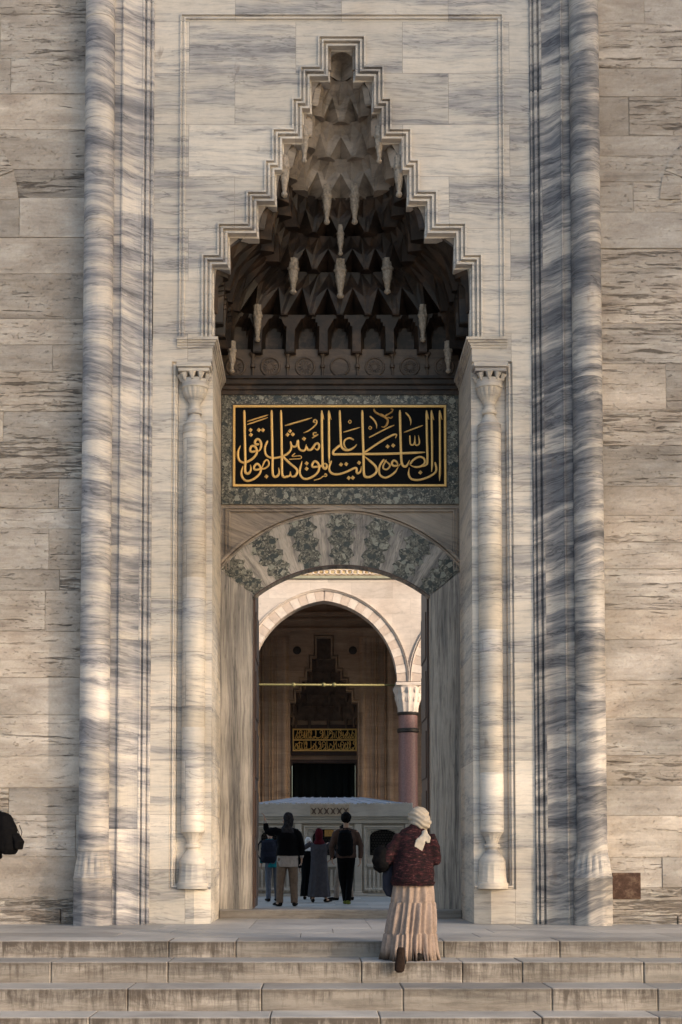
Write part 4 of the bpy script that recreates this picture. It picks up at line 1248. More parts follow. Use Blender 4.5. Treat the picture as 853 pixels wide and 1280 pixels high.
# columns
for k, px in enumerate((511.5, None)):
    x = ax_(511) if px else CXS[1] + (CXS[2] - CXS[1]) / 2
    y = YA + .35
    rS = (ax_(523) - ax_(498)) / 2
    bm = BM(); pr = [(rS * 1.25, 0), (rS * 1.25, .2), (rS * 1.1, .3), (rS, .36), (rS * .95, az(892))]
    lathe(bm, pr, x, y, 28); colm = obj('column', bm, M['red_granite'], arc, True, angle=40)
    bm = BM()
    fl = lambda r, z, t: r * (1 + .05 * cos(t * 12)) if z < az(858) else r
    lathe(bm, [(rS * .98, az(890)), (rS * 1.0, az(884)), (rS * 1.12, az(878)), (rS * 1.08, az(876)), (rS * 1.28, az(867)), (rS * 1.22, az(865)), (rS * 1.42, az(857))], x, y, 48, fl)
    bbox_bev(bm, x - rS * 1.30, x + rS * 1.30, y - rS * 1.30, y + rS * 1.3, az(857), az(852.5), .02)
    for i in range(12):
        t = 2 * pi * i / 12
        for rr, zc in ((1.16, 873), (1.34, 862)):
            c = Vector((x + rS * rr * cos(t), y + rS * rr * sin(t), az(zc))); tube(bm, [(c + Vector((0, 0, -.1)), .015, .015), (c, .05, .04), (c + Vector((0, 0, .08)), .06, .04)], 6)
    obj('capital', bm, M['vous_b'], colm, True, angle=40)
    bm = BM(); lathe(bm, [(rS * 1.02, az(893)), (rS * 1.08, az(892)), (rS * 1.08, az(889.5)), (rS * 1.0, az(889))], x, y, 28); obj('ring', bm, M['iron'], colm, True, angle=40); bm = BM(); lathe(bm, [(rS * 1.0, az(915)), (rS * 1.10, az(914)), (rS * 1.10, az(910.5)), (rS * 1.0, az(909.5))], x, y, 28)
    obj('ring', bm, M['iron'], colm, True, angle=40)
bm = BM()
tube(bm, [((CXS[1], YA + .3, az(854.5)), .036, .036), ((CXS[2] - HW, YA + .3, az(854.2)), .036, .036), ((CXS[2] + HW, YA + .3, az(855)), .036, .036)], 8)
for px in (367, 405, 418): ball(bm, (ax_(px), YA + .3, az(854.5)), .08, .06, .07, 8)
obj('tie_rod', bm, M['brass'], arc, True)
bm = BM()
box(bm, CXS[0] - 3, CXS[-1] + 3, YA + .6, 38, 11.6, 12.2)
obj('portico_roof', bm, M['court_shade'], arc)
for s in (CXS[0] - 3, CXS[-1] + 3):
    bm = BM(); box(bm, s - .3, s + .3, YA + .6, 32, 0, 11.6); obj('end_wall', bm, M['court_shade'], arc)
bm = BM(); box(bm, CXS[0] - 3, CXS[-1] + 3, YA + .1, 31.5, -.05, .14); obj('portico_floor', bm, M['pavement'], arc)

# ------------------------------------------------------------------ mosque entrance under the portico
YM = 31.4
mx = lambda px: at(px, 900, YM).x
mz = lambda py: at(405, py, YM).z
mos = empty('mosque_entrance', (mx(405), YM, 0), 'shaded brown stone mosque portal with stepped niche and gilded lattice inscription, beyond the arcade', 'entrance')
MST = [(0, 797), (9, 797), (9, 822), (15, 822), (15, 838), (21, 838), (21, 850), (28, 850), (28, 864), (35, 864), (35, 878), (42.5, 878), (42.5, 1100)]
bm = BM()
WT = 11.6
xc = mx(405)
uw = lambda u: mx(405 + u) - xc
lv = [mz(797), mz(822), mz(838), mz(850), mz(864), mz(878)]; ws = [uw(9), uw(15), uw(21), uw(28), uw(35), uw(42.5)]
box(bm, xc - uw(42.5), xc + uw(42.5), YM, YM + .5, lv[0], WT)
for s in (-1, 1):
    zt_ = lv[0]
    for k in range(6):
        zb_ = lv[k + 1] if k < 5 else -.0
        a_, b_ = sorted((xc + s * ws[k], xc + s * (ws[5] if k < 5 else ws[5] + .0)))
        if b_ - a_ > .01: box(bm, a_, b_, YM, YM + .5, zb_, zt_)
        zt_ = zb_
    a_, b_ = sorted((xc + s * ws[5], xc + s * 14)); box(bm, a_, b_, YM, YM + .5, 0, WT)
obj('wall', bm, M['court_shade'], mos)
bm = BM()
for s in (-1, 1):
    prof = [(uw(44), 0)]
    for u in (47, 50, 52, 57, 60, 63, 65, 68, 72, 75, 78):
        prof += [(uw(u), -.02 - .10 * ((u * 7) % 3) / 2), (uw(u + 1.4), -.03 - .10 * ((u * 5) % 4) / 3)]
    prof += [(uw(82), -.16), (uw(86), -.16), (uw(86.5), 0)]
    pts = [(xc + s * x, YM + y - .01) for x, y in prof] + [(xc + s * uw(86.5), YM + .1), (xc + s * uw(44), YM + .1)]
    prism(bm, pts, 0, mz(797))
obj('jamb_moulding', bm, M['court_shade'], mos)
bm = BM()
for py, h, pr_ in ((770, .12, .16), (776, .07, .10), (789, .10, .14)):
    box(bm, xc - 6, xc + 6, YM - pr_, YM + .02, mz(py), mz(py) + h)
obj('string_course', bm, M['court_shade'], mos)
bm = BM()
path = []
for u, py in MST: path.append((u, py))
pl = [(xc - uw(u), mz(py)) for u, py in MST[::-1]][1:-1] + [(xc + uw(u), mz(py)) for u, py in MST][1:-1]
pl = [(xc - ws[5], 3.0)] + pl + [(xc + ws[5], 3.0)]
sweep(bm, pl, [(0.0, .01), (0, -.05), (.05, -.05), (.06, .0), (.09, .0), (.10, -.03), (.14, -.03), (.15, .01)], lambda a, b, c: (a, YM + c, b))
obj('stepped_moulding', bm, M['court_shade'], mos)
bm = BM()
lvr = [mz(884), mz(878), mz(864), mz(850), mz(838), mz(822), mz(797)]; wr_ = [ws[5], ws[5], ws[4], ws[3], ws[2], ws[1], ws[0]]; dr = [1.5, 1.45, 1.25, 1.0, .75, .5, .3]
hoodm = BM()
for k in range(6):
    w0, w1 = wr_[k], wr_[min(6, k + 1)]; d0, d1 = dr[k], dr[k + 1]
    z0, z1 = lvr[k], lvr[k + 1]
    if k == 0: z0 = mz(896)
    f0, n0 = plan(w0, d0, 4); f1, n1 = plan(max(.05, w1), d1, 3.2); nc = (13, 11, 9, 7, 5, 3)[k]
    g = []
    for v in range(5):
        row = []
        for u in range(nc * 4 + 1):
            s_ = u / (nc * 4); p = f0(s_).lerp(f1(s_), (v / 4) ** 2); nn = n0(s_)
            p = p - nn * (.10 * abs(cos(pi * nc * s_)) * (1 - v / 4)) * min(1, min(s_, 1 - s_) / .03)
            row.append(hoodm.verts.new((xc + p.x, YM + p.y - .1 + .1, z0 + (z1 - z0) * v / 4)))
        g.append(row)
    for v in range(4):
        for u in range(nc * 4): hoodm.faces.new((g[v][u], g[v][u + 1], g[v + 1][u + 1], g[v + 1][u]))
    for i in range(1, nc, 2):
        p = f0(i / nc) - n0(i / nc) * .1
        tube(hoodm, [((xc + p.x, YM + p.y, z0 + .05), .07, .07), ((xc + p.x, YM + p.y, z0 - .10), .06, .06), ((xc + p.x, YM + p.y, z0 - .3), .03, .03)], 8)
    for s in (-1, 1):
        pts = [(xc + s * (w0 + .02), z0), (xc + s * (w0 + .02), z1)]
        for q in range(5):
            v = 1 - q / 4; pts.append((xc + s * (w0 + (w1 - w0) * v * v), z0 + (z1 - z0) * v))
        plate(hoodm, pts, YM + .08, YM + .14)
box(hoodm, xc - .6, xc + .6, YM + .3, YM + .45, lvr[6] - .02, lvr[6] + .2)
obj('niche_hood', hoodm, M['portal_hood'], mos)
bm = BM()
box(bm, xc - ws[5] - .3, xc + ws[5] + .3, YM + 1.52, YM + 1.8, mz(953), mz(780))
box(bm, xc - ws[5] - .3, xc + ws[5] + .3, YM + 1.56, YM + 1.8, mz(953), 7)
for s in (-1, 1):
    a_, b_ = sorted((xc + s * ws[5], xc + s * (ws[5] + .4))); box(bm, a_, b_, YM + .5, YM + 1.5, 0, mz(878))
obj('niche_back', bm, M['court_shade'], mos)
# gilded inscription of two lines
YI = YM + 1.42
sc_x = lambda px: at(px, 925, YI).x
sc_z = lambda py: at(405, py, YI).z
bm = BM(); box(bm, sc_x(363), sc_x(449), YI - .0, YI + .1, sc_z(944), sc_z(906)); obj('panel_back', bm, M['wood'], mos)
bm = BM(); box(bm, sc_x(366), sc_x(446), YI - .02, YI, sc_z(939), sc_z(911)); ip = obj('inscription_panel', bm, M['black'], mos)
ip['label'] = 'gilded two line openwork inscription panel'
bm = BM()
x0, x1, z0, z1 = sc_x(366), sc_x(446), sc_z(939), sc_z(911)
sweep(bm, [(x0, z0), (x0, z1), (x1, z1), (x1, z0)], [(0, -.02), (0, -.05), (-.05, -.05), (-.05, -.02)], lambda a, b, c: (a, YI + c, b), closed=True)
box(bm, x0 + .05, x1 - .05, YI - .045, YI - .021, (z0 + z1) / 2 - .025, (z0 + z1) / 2 + .025)
obj('border', bm, M['gilt_sign'], ip)
bm = BM(); rnd = random.Random(9)
for row in (0, 1):
    for k in range(26):
        ox = x0 + .08 + (x1 - x0 - .25) * k / 25; oz = z0 + .06 + row * (z1 - z0) / 2
        o_, pts, wd = ST[rnd.choice([0, 3, 4, 5, 6, 7, 9, 15, 17, 21, 23, 26, 28, 34, 36, 42, 45, 46])]
        q = catmull(pts, 4); mnx = min(p.x for p in q); mxx = max(p.x for p in q); mny = min(p.y for p in q); mxy = max(p.y for p in q)
        sx_s = .20 / max(150, mxx - mnx); sy_s = .30 / max(200, mxy - mny)
        for a_, b_ in zip(q, q[1:]):
            A = Vector((ox + (a_.x - mnx) * sx_s, YI - .035 - .002 * (k % 3), oz + (mxy - a_.y) * sy_s)); B_ = Vector((ox + (b_.x - mnx) * sx_s, YI - .035 - .002 * (k % 3), oz + (mxy - b_.y) * sy_s))
            if (B_ - A).length > 1e-4: tube(bm, [(A, .015, .015), (B_, .015, .015)], 5)
obj('lettering', bm, M['gilt_sign'], ip)
bm = BM()
for s in (-1, 1):
    a_, b_ = sorted((xc + s * uw(40.5), xc + s * ws[5])); box(bm, a_, b_, YM + 1.2, YM + 1.5, .14, sc_z(950))
box(bm, xc - uw(40.5), xc + uw(40.5), YM + 1.2, YM + 1.5, sc_z(954), sc_z(950))
obj('door_frame', bm, M['wood'], mos)
for px in (371.5, 441.5):
    bm = BM()
    bmesh.ops.create_uvsphere(bm, u_segments=16, v_segments=8, radius=1, matrix=Matrix.Translation((mx(px), YM - .0, mz(813))) @ Matrix.Diagonal((.15, .05, .15, 1)))
    obj('boss', bm, M['iron'], mos, True)
bm = BM(); n = 60
cx0, cx1 = xc - uw(40.3), xc + uw(40.3)
for k in range(n):
    pass
g = []
for v in range(8):
    g.append([bm.verts.new((cx0 + (cx1 - cx0) * u / n, YM + 1.36 + .04 * sin(u * .9 + .3 * v) + .02 * sin(u * 2.1), .18 + (sc_z(954) - .2) * v / 7)) for u in range(n + 1)])
for v in range(7):
    for u in range(n): bm.faces.new((g[v][u], g[v][u + 1], g[v + 1][u + 1], g[v + 1][u]))
bmesh.ops.solidify(bm, geom=list(bm.faces), thickness=.02)
tag(obj('door_curtain', bm, M['curtain'], None, True), 'heavy dark green curtain hanging in the mosque portal below the gilded lattice inscription', 'curtain')

# ------------------------------------------------------------------ people
def hand(bm, wrist, d, side_v, S=1.0, curl=.35, palm_n=None):
    """palm, four unequal bent fingers and a thumb; d = direction of the fingers, side_v = towards the thumb"""
    d = Vector(d).normalized(); sv = Vector(side_v); sv = (sv - d * sv.dot(d)).normalized(); pn = d.cross(sv)
    w_ = Vector(wrist)
    tube(bm, [(w_, .024 * S, .018 * S), (w_ + d * .035 * S, .036 * S, .016 * S), (w_ + d * .085 * S, .040 * S, .014 * S)], 10, True, sv)
    for k, (o, L) in enumerate(((.028, .072), (.010, .080), (-.009, .074), (-.027, .058))):
        p0 = w_ + d * .075 * S + sv * o * S; p1 = p0 + (d * .45 + pn * curl * .25) * L * S; p2 = p1 + (d * .32 + pn * curl * .55) * L * S; p3 = p2 + (d * .2 + pn * curl * .6) * L * S
        tube(bm, [(p0, .0095 * S, .0095 * S), (p1, .009 * S, .009 * S), (p2, .0085 * S, .0085 * S), (p3, .006 * S, .006 * S)], 6, True, sv)
    p0 = w_ + d * .02 * S + sv * .022 * S; p1 = p0 + (d * .6 + sv * .75) * .04 * S; p2 = p1 + (d * .9 + sv * .2 + pn * .3) * .035 * S
    tube(bm, [(p0, .013 * S, .013 * S), (p1, .011 * S, .011 * S), (p2, .007 * S, .007 * S)], 6, True, d)

def head(bm, c, S, yaw=0.0, pitch=0.0):
    """skull, jaw, nose, brow, eyes, lips and ears; faces +Y before yaw"""
    Mx = Matrix.Translation(Vector(c)) @ Matrix.Rotation(yaw, 4, 'Z') @ Matrix.Rotation(pitch, 4, 'X') @ Matrix.Diagonal((S, S, S, 1))
    def el(p, r, seg=12): bmesh.ops.create_uvsphere(bm, u_segments=seg, v_segments=8, radius=1, matrix=Mx @ Matrix.Translation(p) @ Matrix.Diagonal((*r, 1)))
    el((0, -.01, .025), (.076, .096, .09), 18); el((0, .03, -.04), (.058, .062, .075), 14); el((0, .065, -.085), (.03, .028, .026))
    el((0, .098, -.02), (.012, .018, .030), 8); el((0, .105, -.038), (.017, .012, .011), 8); el((0, .08, .02), (.05, .02, .014))
    for s in (-1, 1): el((s * .03, .082, 0), (.013, .010, .009), 8); el((s * .076, -.005, -.015), (.010, .020, .032), 8); el((s * .04, .07, -.03), (.02, .018, .02), 8)
    el((0, .087, -.064), (.024, .011, .006), 8); el((0, .084, -.073), (.020, .011, .007), 8)
    return Mx

def folds(amp, f=9.0, seed=0.0, zf=1.0):
    def g(c): return amp * (noise.noise(Vector((c.x * f + seed, c.y * f, c.z * f * zf))) + .5 * noise.noise(Vector((c.x * f * 2.3, c.y * f * 2.3 + seed, c.z * f * 2.3 * zf))))
    return g

J0 = dict(hipL=(-.09, 0, .92), hipR=(.09, 0, .92), kneeL=(-.10, .02, .49), kneeR=(.10, .02, .49), ankL=(-.10, -.02, .085), ankR=(.10, -.02, .085),
          toeL=(-.115, .17, .03), toeR=(.115, .17, .03), elbL=(-.25, -.03, 1.13), elbR=(.25, -.03, 1.13), wriL=(-.26, .05, .89), wriR=(.26, .05, .89),
          shL=(-.18, 0, 1.42), shR=(.18, 0, 1.42), neck=(0, 0, 1.47), head=(0, .02, 1.635))
class Person:
    def __init__(s, label, loc, rz, H, pose=None, headyaw=0, headpitch=0, group=None, fing=None):
        s.S = H / 1.755; s.loc = Vector(loc); s.rz = rz
        s.root = empty('person', loc, label, 'person', group)
        s.J = {k: Vector(v) for k, v in {**J0, **(pose or {})}.items()}
        s.M = Matrix.Translation(s.loc) @ Matrix.Rotation(rz, 4, 'Z') @ Matrix.Diagonal((s.S, s.S, s.S, 1))
        J = s.J; bm = BM()
        nk, hd = J['neck'], J['head']
        lean = (nk - Vector((0, 0, 1.47)))
        s.lean = lean
        t = lambda z: lean * max(0, (z - .92) / .55)
        tube(bm, [(Vector((0, 0, .86)), .12, .09), (Vector((0, 0, .93)), .155, .11), (Vector((0, 0, 1.06)) + t(1.06), .13, .095), (Vector((0, 0, 1.26)) + t(1.26), .16, .11), (Vector((0, 0, 1.39)) + t(1.39), .165, .095), (Vector((0, 0, 1.45)) + t(1.45), .10, .07)], 16)
        tube(bm, [(nk - Vector((0, 0, .05)), .06, .06), (nk + Vector((0, 0, .03)), .052, .055), (hd - Vector((0, .015, .06)), .055, .06)], 12)
        head(bm, hd, 1, headyaw, headpitch)
        for e in 'LR':
            sh, el, wr = J['sh' + e], J['elb' + e], J['wri' + e]
            tube(bm, [(sh, .05, .055), (sh.lerp(el, .5), .046, .046), (el, .040, .040), (el.lerp(wr, .35), .041, .038), (wr, .027, .022)], 10)
            d = (fing or {}).get(e, (wr - el)); sv = Vector((0, 1, 0)) if abs(Vector(d).normalized().y) < .8 else Vector((1 if e == 'L' else -1, 0, .2))
            hand(bm, wr, d, sv, 1.0, .5 if e == 'L' else -.5)
            hp, kn, an, to = J['hip' + e], J['knee' + e], J['ank' + e], J['toe' + e]
            tube(bm, [(hp, .085, .09), (hp.lerp(kn, .5), .072, .078), (kn, .055, .058), (kn.lerp(an, .3), .054, .060), (an, .036, .040)], 12)
            tube(bm, [(an + Vector((0, -.03, -.02)), .035, .035), (an.lerp(to, .5) + Vector((0, 0, -.015)), .038, .032), (to, .036, .018)], 10)
        s.put(bm, 'body', M['skin'], s.root, .0095, 3)
    def put(s, bm, name, mat, parent=None, vox=None, sm=4, fold=None):
        if vox:
            me = remeshed(bm, vox, sm, fold)
        else:
            bmesh.ops.recalc_face_normals(bm, faces=bm.faces); me = bpy.data.meshes.new(name); bm.to_mesh(me); bm.free()
        me.transform(s.M); me.materials.clear(); me.materials.append(mat)
        return obj(name, me, mat, parent or s.root, True)
    def top(s, mat, hem=.88, w=1.0, sleeve=1.0, name='jacket', fold=None, low_w=None, cuffs=.95):
        bm = BM(); J = s.J; t = lambda z: s.lean * max(0, (z - .92) / .55)
        lw = low_w or w
        secs = [(Vector((0, 0, hem)) + t(hem), .185 * lw, .135 * lw)]
        if hem < .95: secs.append((Vector((0, 0, 1.0)) + t(1.0), .178 * lw, .132 * lw))
        secs += [(Vector((0, 0, 1.14)) + t(1.14), .175 * w, .13 * w), (Vector((0, 0, 1.28)) + t(1.28), .19 * w, .138 * w), (Vector((0, 0, 1.37)) + t(1.37), .168 * w, .118 * w), (Vector((0, 0, 1.435)) + t(1.435), .115, .09), (Vector((0, 0, 1.485)) + t(1.485), .068, .068)]
        tube(bm, secs, 20)
        for e in 'LR':
            sh, el, wr = J['sh' + e], J['elb' + e], J['wri' + e]; wr = el.lerp(wr, cuffs)
            tube(bm, [(Vector((sh.x * .45, sh.y, sh.z + .012)), .05, .07), (sh + Vector((-sh.x * .12, 0, -.022)), .062 * sleeve, .07 * sleeve), (sh.lerp(el, .22), .064 * sleeve, .068 * sleeve), (sh.lerp(el, .5), .064 * sleeve, .064 * sleeve), (el, .056 * sleeve, .056 * sleeve), (el.lerp(wr, .5), .052 * sleeve, .05 * sleeve), (wr, .043 * sleeve, .040 * sleeve)], 12)
        return s.put(bm, name, mat, None, .014, 4, fold or folds(.010, 9, s.loc.x))
    def trousers(s, mat, w=1.0, top=1.02, name='trousers'):
        bm = BM(); J = s.J
        tube(bm, [(Vector((0, 0, top)), .16, .115), (Vector((0, 0, .92)), .172 * w ** .5, .125), (Vector((0, 0, .82)), .155 * w ** .5, .115)], 16)
        for e in 'LR':
            hp, kn, an = J['hip' + e], J['knee' + e], J['ank' + e]
            tube(bm, [(hp, .095 * w, .105 * w), (hp.lerp(kn, .5), .088 * w, .092 * w), (kn, .072 * w, .075 * w), (kn.lerp(an, .5), .066 * w, .07 * w), (an + Vector((0, 0, -.02)), .062 * w, .066 * w)], 12)
        return s.put(bm, name, mat, None, .013, 3, folds(.008, 8, 3.1, .6))
    def shoes(s, mat):
        for e in 'LR':
            bm = BM(); an, to = s.J['ank' + e], s.J['toe' + e]; d = (to - an); d.z = 0; d.normalize(); up = Vector((0, 0, 1))
            base = an + Vector((0, 0, -.045))
            tube(bm, [(base - d * .06 + Vector((0, 0, .0)), .032, .036), (base - d * .02 + up * .01, .042, .048), (base + d * .06, .043, .040), (to + up * .014 - d * .03, .046, .032), (to + up * .006 + d * .03, .030, .018)], 12, True, Vector((d.y, -d.x, 0)))
            s.put(bm, 'shoe', mat, None, .008, 2)
    def dress(s, mat, hem=.10, wb=.26, db=.22, ws_=.18, fold_n=11, amp=.02, zt=1.44, name='dress'):
        bm = BM(); n = 72; rings = []
        t = lambda z: s.lean * max(0, (z - .92) / .55)
        lv_ = [(hem, wb, db), (.35, wb * .93, db * .92), (.6, wb * .84, db * .85), (.86, .205, .165), (1.05, ws_ * .95, .135), (1.25, ws_ * 1.03, .14), (1.36, ws_ * 1.02, .12), (zt, .10, .085), (zt + .05, .065, .065)]
        for z, a, b in lv_:
            am = amp * max(0, min(1, (1.0 - z) / .8)); c = t(z)
            rings.append([bm.verts.new((c.x + (a + am * cos(fold_n * th + sin(z * 5))) * cos(th), c.y + (b + am * cos(fold_n * th + 1 + sin(z * 5))) * sin(th), z)) for th in [2 * pi * k / n for k in range(n)]])
        for a, b in zip(rings, rings[1:]):
            for k in range(n): bm.faces.new((a[k], a[(k + 1) % n], b[(k + 1) % n], b[k]))
        bm.faces.new(rings[0][::-1]); bm.faces.new(rings[-1])
        for e in 'LR':
            sh, el, wr = s.J['sh' + e], s.J['elb' + e], s.J['wri' + e]
            tube(bm, [(sh, .068, .07), (sh.lerp(el, .5), .062, .062), (el, .055, .055), (el.lerp(wr, .95), .048, .048)], 12)
        return s.put(bm, name, mat, None, .014, 3, folds(.006, 9, 1.3))
    def hijab(s, mat, yaw=0, drape=1.0):
        bm = BM(); h = s.J['head']; c, sn = cos(yaw), sin(yaw)
        f = Vector((-sn, c, 0))
        ball(bm, h + Vector((0, 0, .035)) - f * .022, .096, .110, .108, 18)
        tube(bm, [(h - f * .03 + Vector((0, 0, .02)), .095, .105), (h - f * .03 - Vector((0, 0, .07)), .09, .095), (s.J['neck'] + Vector((0, 0, .03)), .092, .092), (s.J['neck'] + Vector((0, 0, -.02)), .15 * drape, .12 * drape), (s.J['neck'] + Vector((0, 0, -.09)), .185 * drape, .145 * drape)], 18)
        return s.put(bm, 'headscarf', mat, None, .012, 4, folds(.009, 12, 7))
    def hair(s, mat, yaw=0, r=1.0):
        bm = BM(); h = s.J['head']; f = Vector((-sin(yaw), cos(yaw), 0))
        ball(bm, h + Vector((0, 0, .045)) - f * .03, .088 * r, .102 * r, .095 * r, 16)
        tube(bm, [(h - f * .055 + Vector((0, 0, .02)), .078, .05), (h - f * .06 - Vector((0, 0, .06)), .06, .038)], 12)
        return s.put(bm, 'hair', mat, None, .012, 2, folds(.016, 30, 2))

def backpack(label, Mx, mat, w=.30, h=.44, d=.18, group=None):
    """bag against the back; local +Y touches the wearer, origin at its lower middle"""
    root = empty('backpack', Mx.translation, label, 'backpack', group)
    def put(bm, name, parent, vox, fold=None, sm=3):
        me = remeshed(bm, vox, sm, fold); me.transform(Mx); me.materials.clear(); me.materials.append(mat); return obj(name, me, mat, parent, True)
    bm = BM(); tube(bm, [((0, -.01, 0), w * .40, d * .36), ((0, -.02, .05), w * .5, d * .5), ((0, -.02, h * .6), w * .5, d * .48), ((0, 0, h * .88), w * .43, d * .36), ((0, .03, h), w * .26, d * .18)], 16)
    bag = put(bm, 'bag', root, .012, folds(.010, 12, 4))
    bm = BM(); tube(bm, [((0, -d * .48, .04), w * .36, d * .16), ((0, -d * .55, h * .25), w * .38, d * .18), ((0, -d * .46, h * .46), w * .34, d * .10)], 12)
    put(bm, 'pocket', root, .010, folds(.006, 14, 2))
    for s in (-1, 1):
        bm = BM(); tube(bm, [((s * w * .28, d * .2, h * .93), .028, .012), ((s * w * .33, d * .55 + .05, h * .98), .028, .012), ((s * w * .42, d * .55 + .22, h * .80), .026, .012), ((s * w * .50, d * .55 + .16, h * .35), .022, .010), ((s * w * .46, d * .25, h * .12), .018, .010)], 8)
        put(bm, 'strap', root, .008, None, 1)
    bm = BM(); tube(bm, [((-.04, .02, h * .96), .010, .010), ((-.035, .0, h * 1.08), .010, .010), ((.035, .0, h * 1.08), .010, .010), ((.04, .02, h * .96), .010, .010)], 6)
    put(bm, 'handle', root, .006, None, 1)
    return root

def floor_at(px, py, z=0.0):
    y = edge_y(py, z) if False else None
    lo, hi = -18, 40
    for _ in range(70):
        m = (lo + hi) / 2
        if proj(Vector((0, m, z)))[1] > py: lo = m
        else: hi = m
    return Vector((at(px, py, lo).x, lo, z))

C_BLACK = cloth('black_cloth', (0.003, 0.0028, 0.0033)); C_KHAKI = cloth('khaki_cloth', (0.155, 0.105, 0.075)); C_SHIRT = cloth('pale_shirt', (0.30, 0.25, 0.22))
C_GREY = cloth('charcoal_grey_cloth', (0.060, 0.055, 0.062)); C_RED = cloth('dark_red_scarf', (0.06, 0.007, 0.011)); C_WHITE = cloth('white_scarf', (0.62, 0.58, 0.55))
C_TEAL = cloth('teal_cloth', (0.02, 0.22, 0.26)); C_JEANS = cloth('grey_blue_jeans', (0.11, 0.12, 0.15)); C_NAVY = cloth('navy_cloth', (0.016, 0.018, 0.028)); C_BROWN = cloth('brown_sweater', (0.075, 0.045, 0.035))
C_SHOE = cloth('dark_shoe', (0.014, 0.012, 0.011)); C_TRAIN = cloth('olive_trainer', (0.13, 0.14, 0.03)); C_BEIGE = cloth('beige_cloth', (0.28, 0.22, 0.18))
C_PATT = simple('patterned_scarf', (0.022, 0.020, 0.022), .85, .95, 40, spec=.06)

GV = 'visitors in the courtyard'
# visitor raising an arm
p = Person('person in black jacket, khaki trousers and dark patterned headscarf raising the left arm', floor_at(359.5, 1133), R(4), 1.66,
           dict(elbL=(-.38, .12, 1.40), wriL=(-.42, .16, 1.63), elbR=(.27, -.02, 1.13), wriR=(.27, .04, .90), ankL=(-.15, -.02, .085), kneeL=(-.13, .02, .49), toeL=(-.24, .12, .03), ankR=(.13, -.02, .085), kneeR=(.12, .02, .49), toeR=(.17, .14, .03)), headyaw=R(50), group=GV)
p.top(C_SHIRT, hem=.74, w=.98, low_w=1.1, name='shirt', sleeve=.85); p.top(C_BLACK, hem=.95, w=1.08, low_w=1.22, sleeve=1.12, cuffs=.72); p.trousers(C_KHAKI, 1.12); p.shoes(C_SHOE); p.hijab(C_PATT, R(50), .9)
# visitor with dark pack and jeans, partly hidden
v = floor_at(341, 1127)
p = Person('person in teal top and grey jeans half hidden behind the raised arm', v, R(15), 1.47, dict(neck=(-.05, .06, 1.46), head=(-.04, .12, 1.60)), group=GV)
p.top(C_TEAL, hem=.80, w=.95); p.top(C_NAVY, hem=.98, w=1.04); p.trousers(C_JEANS, .95); p.shoes(C_SHOE); p.hair(M['hair'])
backpack('bulky dark navy backpack on the person in teal', p.M @ Matrix.Translation((-.14, -.16, .92)), C_NAVY, .38, .52, .26, 'backpacks')
# girl in white scarf
p = Person('girl in white headscarf and long black dress behind the woman in grey', floor_at(385.5, 1124.5), R(-10), 1.27, group=GV)
p.dress(C_BLACK, wb=.22, db=.2); p.shoes(C_SHOE); p.hijab(C_WHITE)
# woman in grey dress
p = Person('woman in dark red headscarf and long charcoal dress holding both arms out', floor_at(399, 1128), R(-4), 1.42, dict(elbL=(-.36, .12, 1.30), wriL=(-.56, .22, 1.12), elbR=(.33, .06, 1.22), wriR=(.40, .26, 1.12), shL=(-.19, 0, 1.41), shR=(.19, 0, 1.41), ankL=(-.14, -.02, .085), ankR=(.17, -.02, .085), toeL=(-.17, .15, .03), toeR=(.28, .1, .03)), group=GV)
p.dress(C_GREY, hem=.13, wb=.27, db=.22, ws_=.2, amp=.012); p.shoes(C_SHOE); p.hijab(C_RED, 0, .85)
# walking man
p = Person('man in brown sweater and black trousers walking towards the fountain', floor_at(433, 1131.5), R(0), 1.67, dict(kneeL=(-.07, .10, .50), ankL=(-.01, .06, .10), toeL=(-.02, .25, .03), kneeR=(.07, .03, .49), ankR=(.03, -.14, .10), toeR=(.05, .05, .03), elbL=(-.28, -.06, 1.13), wriL=(-.27, .06, .90), elbR=(.28, -.02, 1.13), wriR=(.27, -.06, .88)), group=GV)
p.top(C_BROWN, hem=.90, w=1.08, name='sweater'); p.trousers(C_BLACK, .95); p.shoes(C_TRAIN); p.hair(M['hair'], 0, 1.12)
backpack('plain black backpack on the man walking towards the fountain', p.M @ Matrix.Translation((-.02, -.20, .95)), C_BLACK, .30, .48, .17, 'backpacks')
# person hidden behind him
p = Person('person in beige trousers and dark top mostly hidden behind the walking man', floor_at(429.5, 1125.5), R(70), 1.52, dict(wriL=(-.20, .25, .95), elbL=(-.22, .02, 1.12), kneeR=(.1, -.10, .50), ankR=(.1, -.16, .085), toeR=(.12, .03, .03), kneeL=(-.1, .12, .5), ankL=(-.1, .14, .085), toeL=(-.11, .33, .03)), group=GV)
p.top(C_BLACK, hem=.88); p.trousers(C_BEIGE, .95); p.shoes(C_SHOE); p.hair(M['hair'])

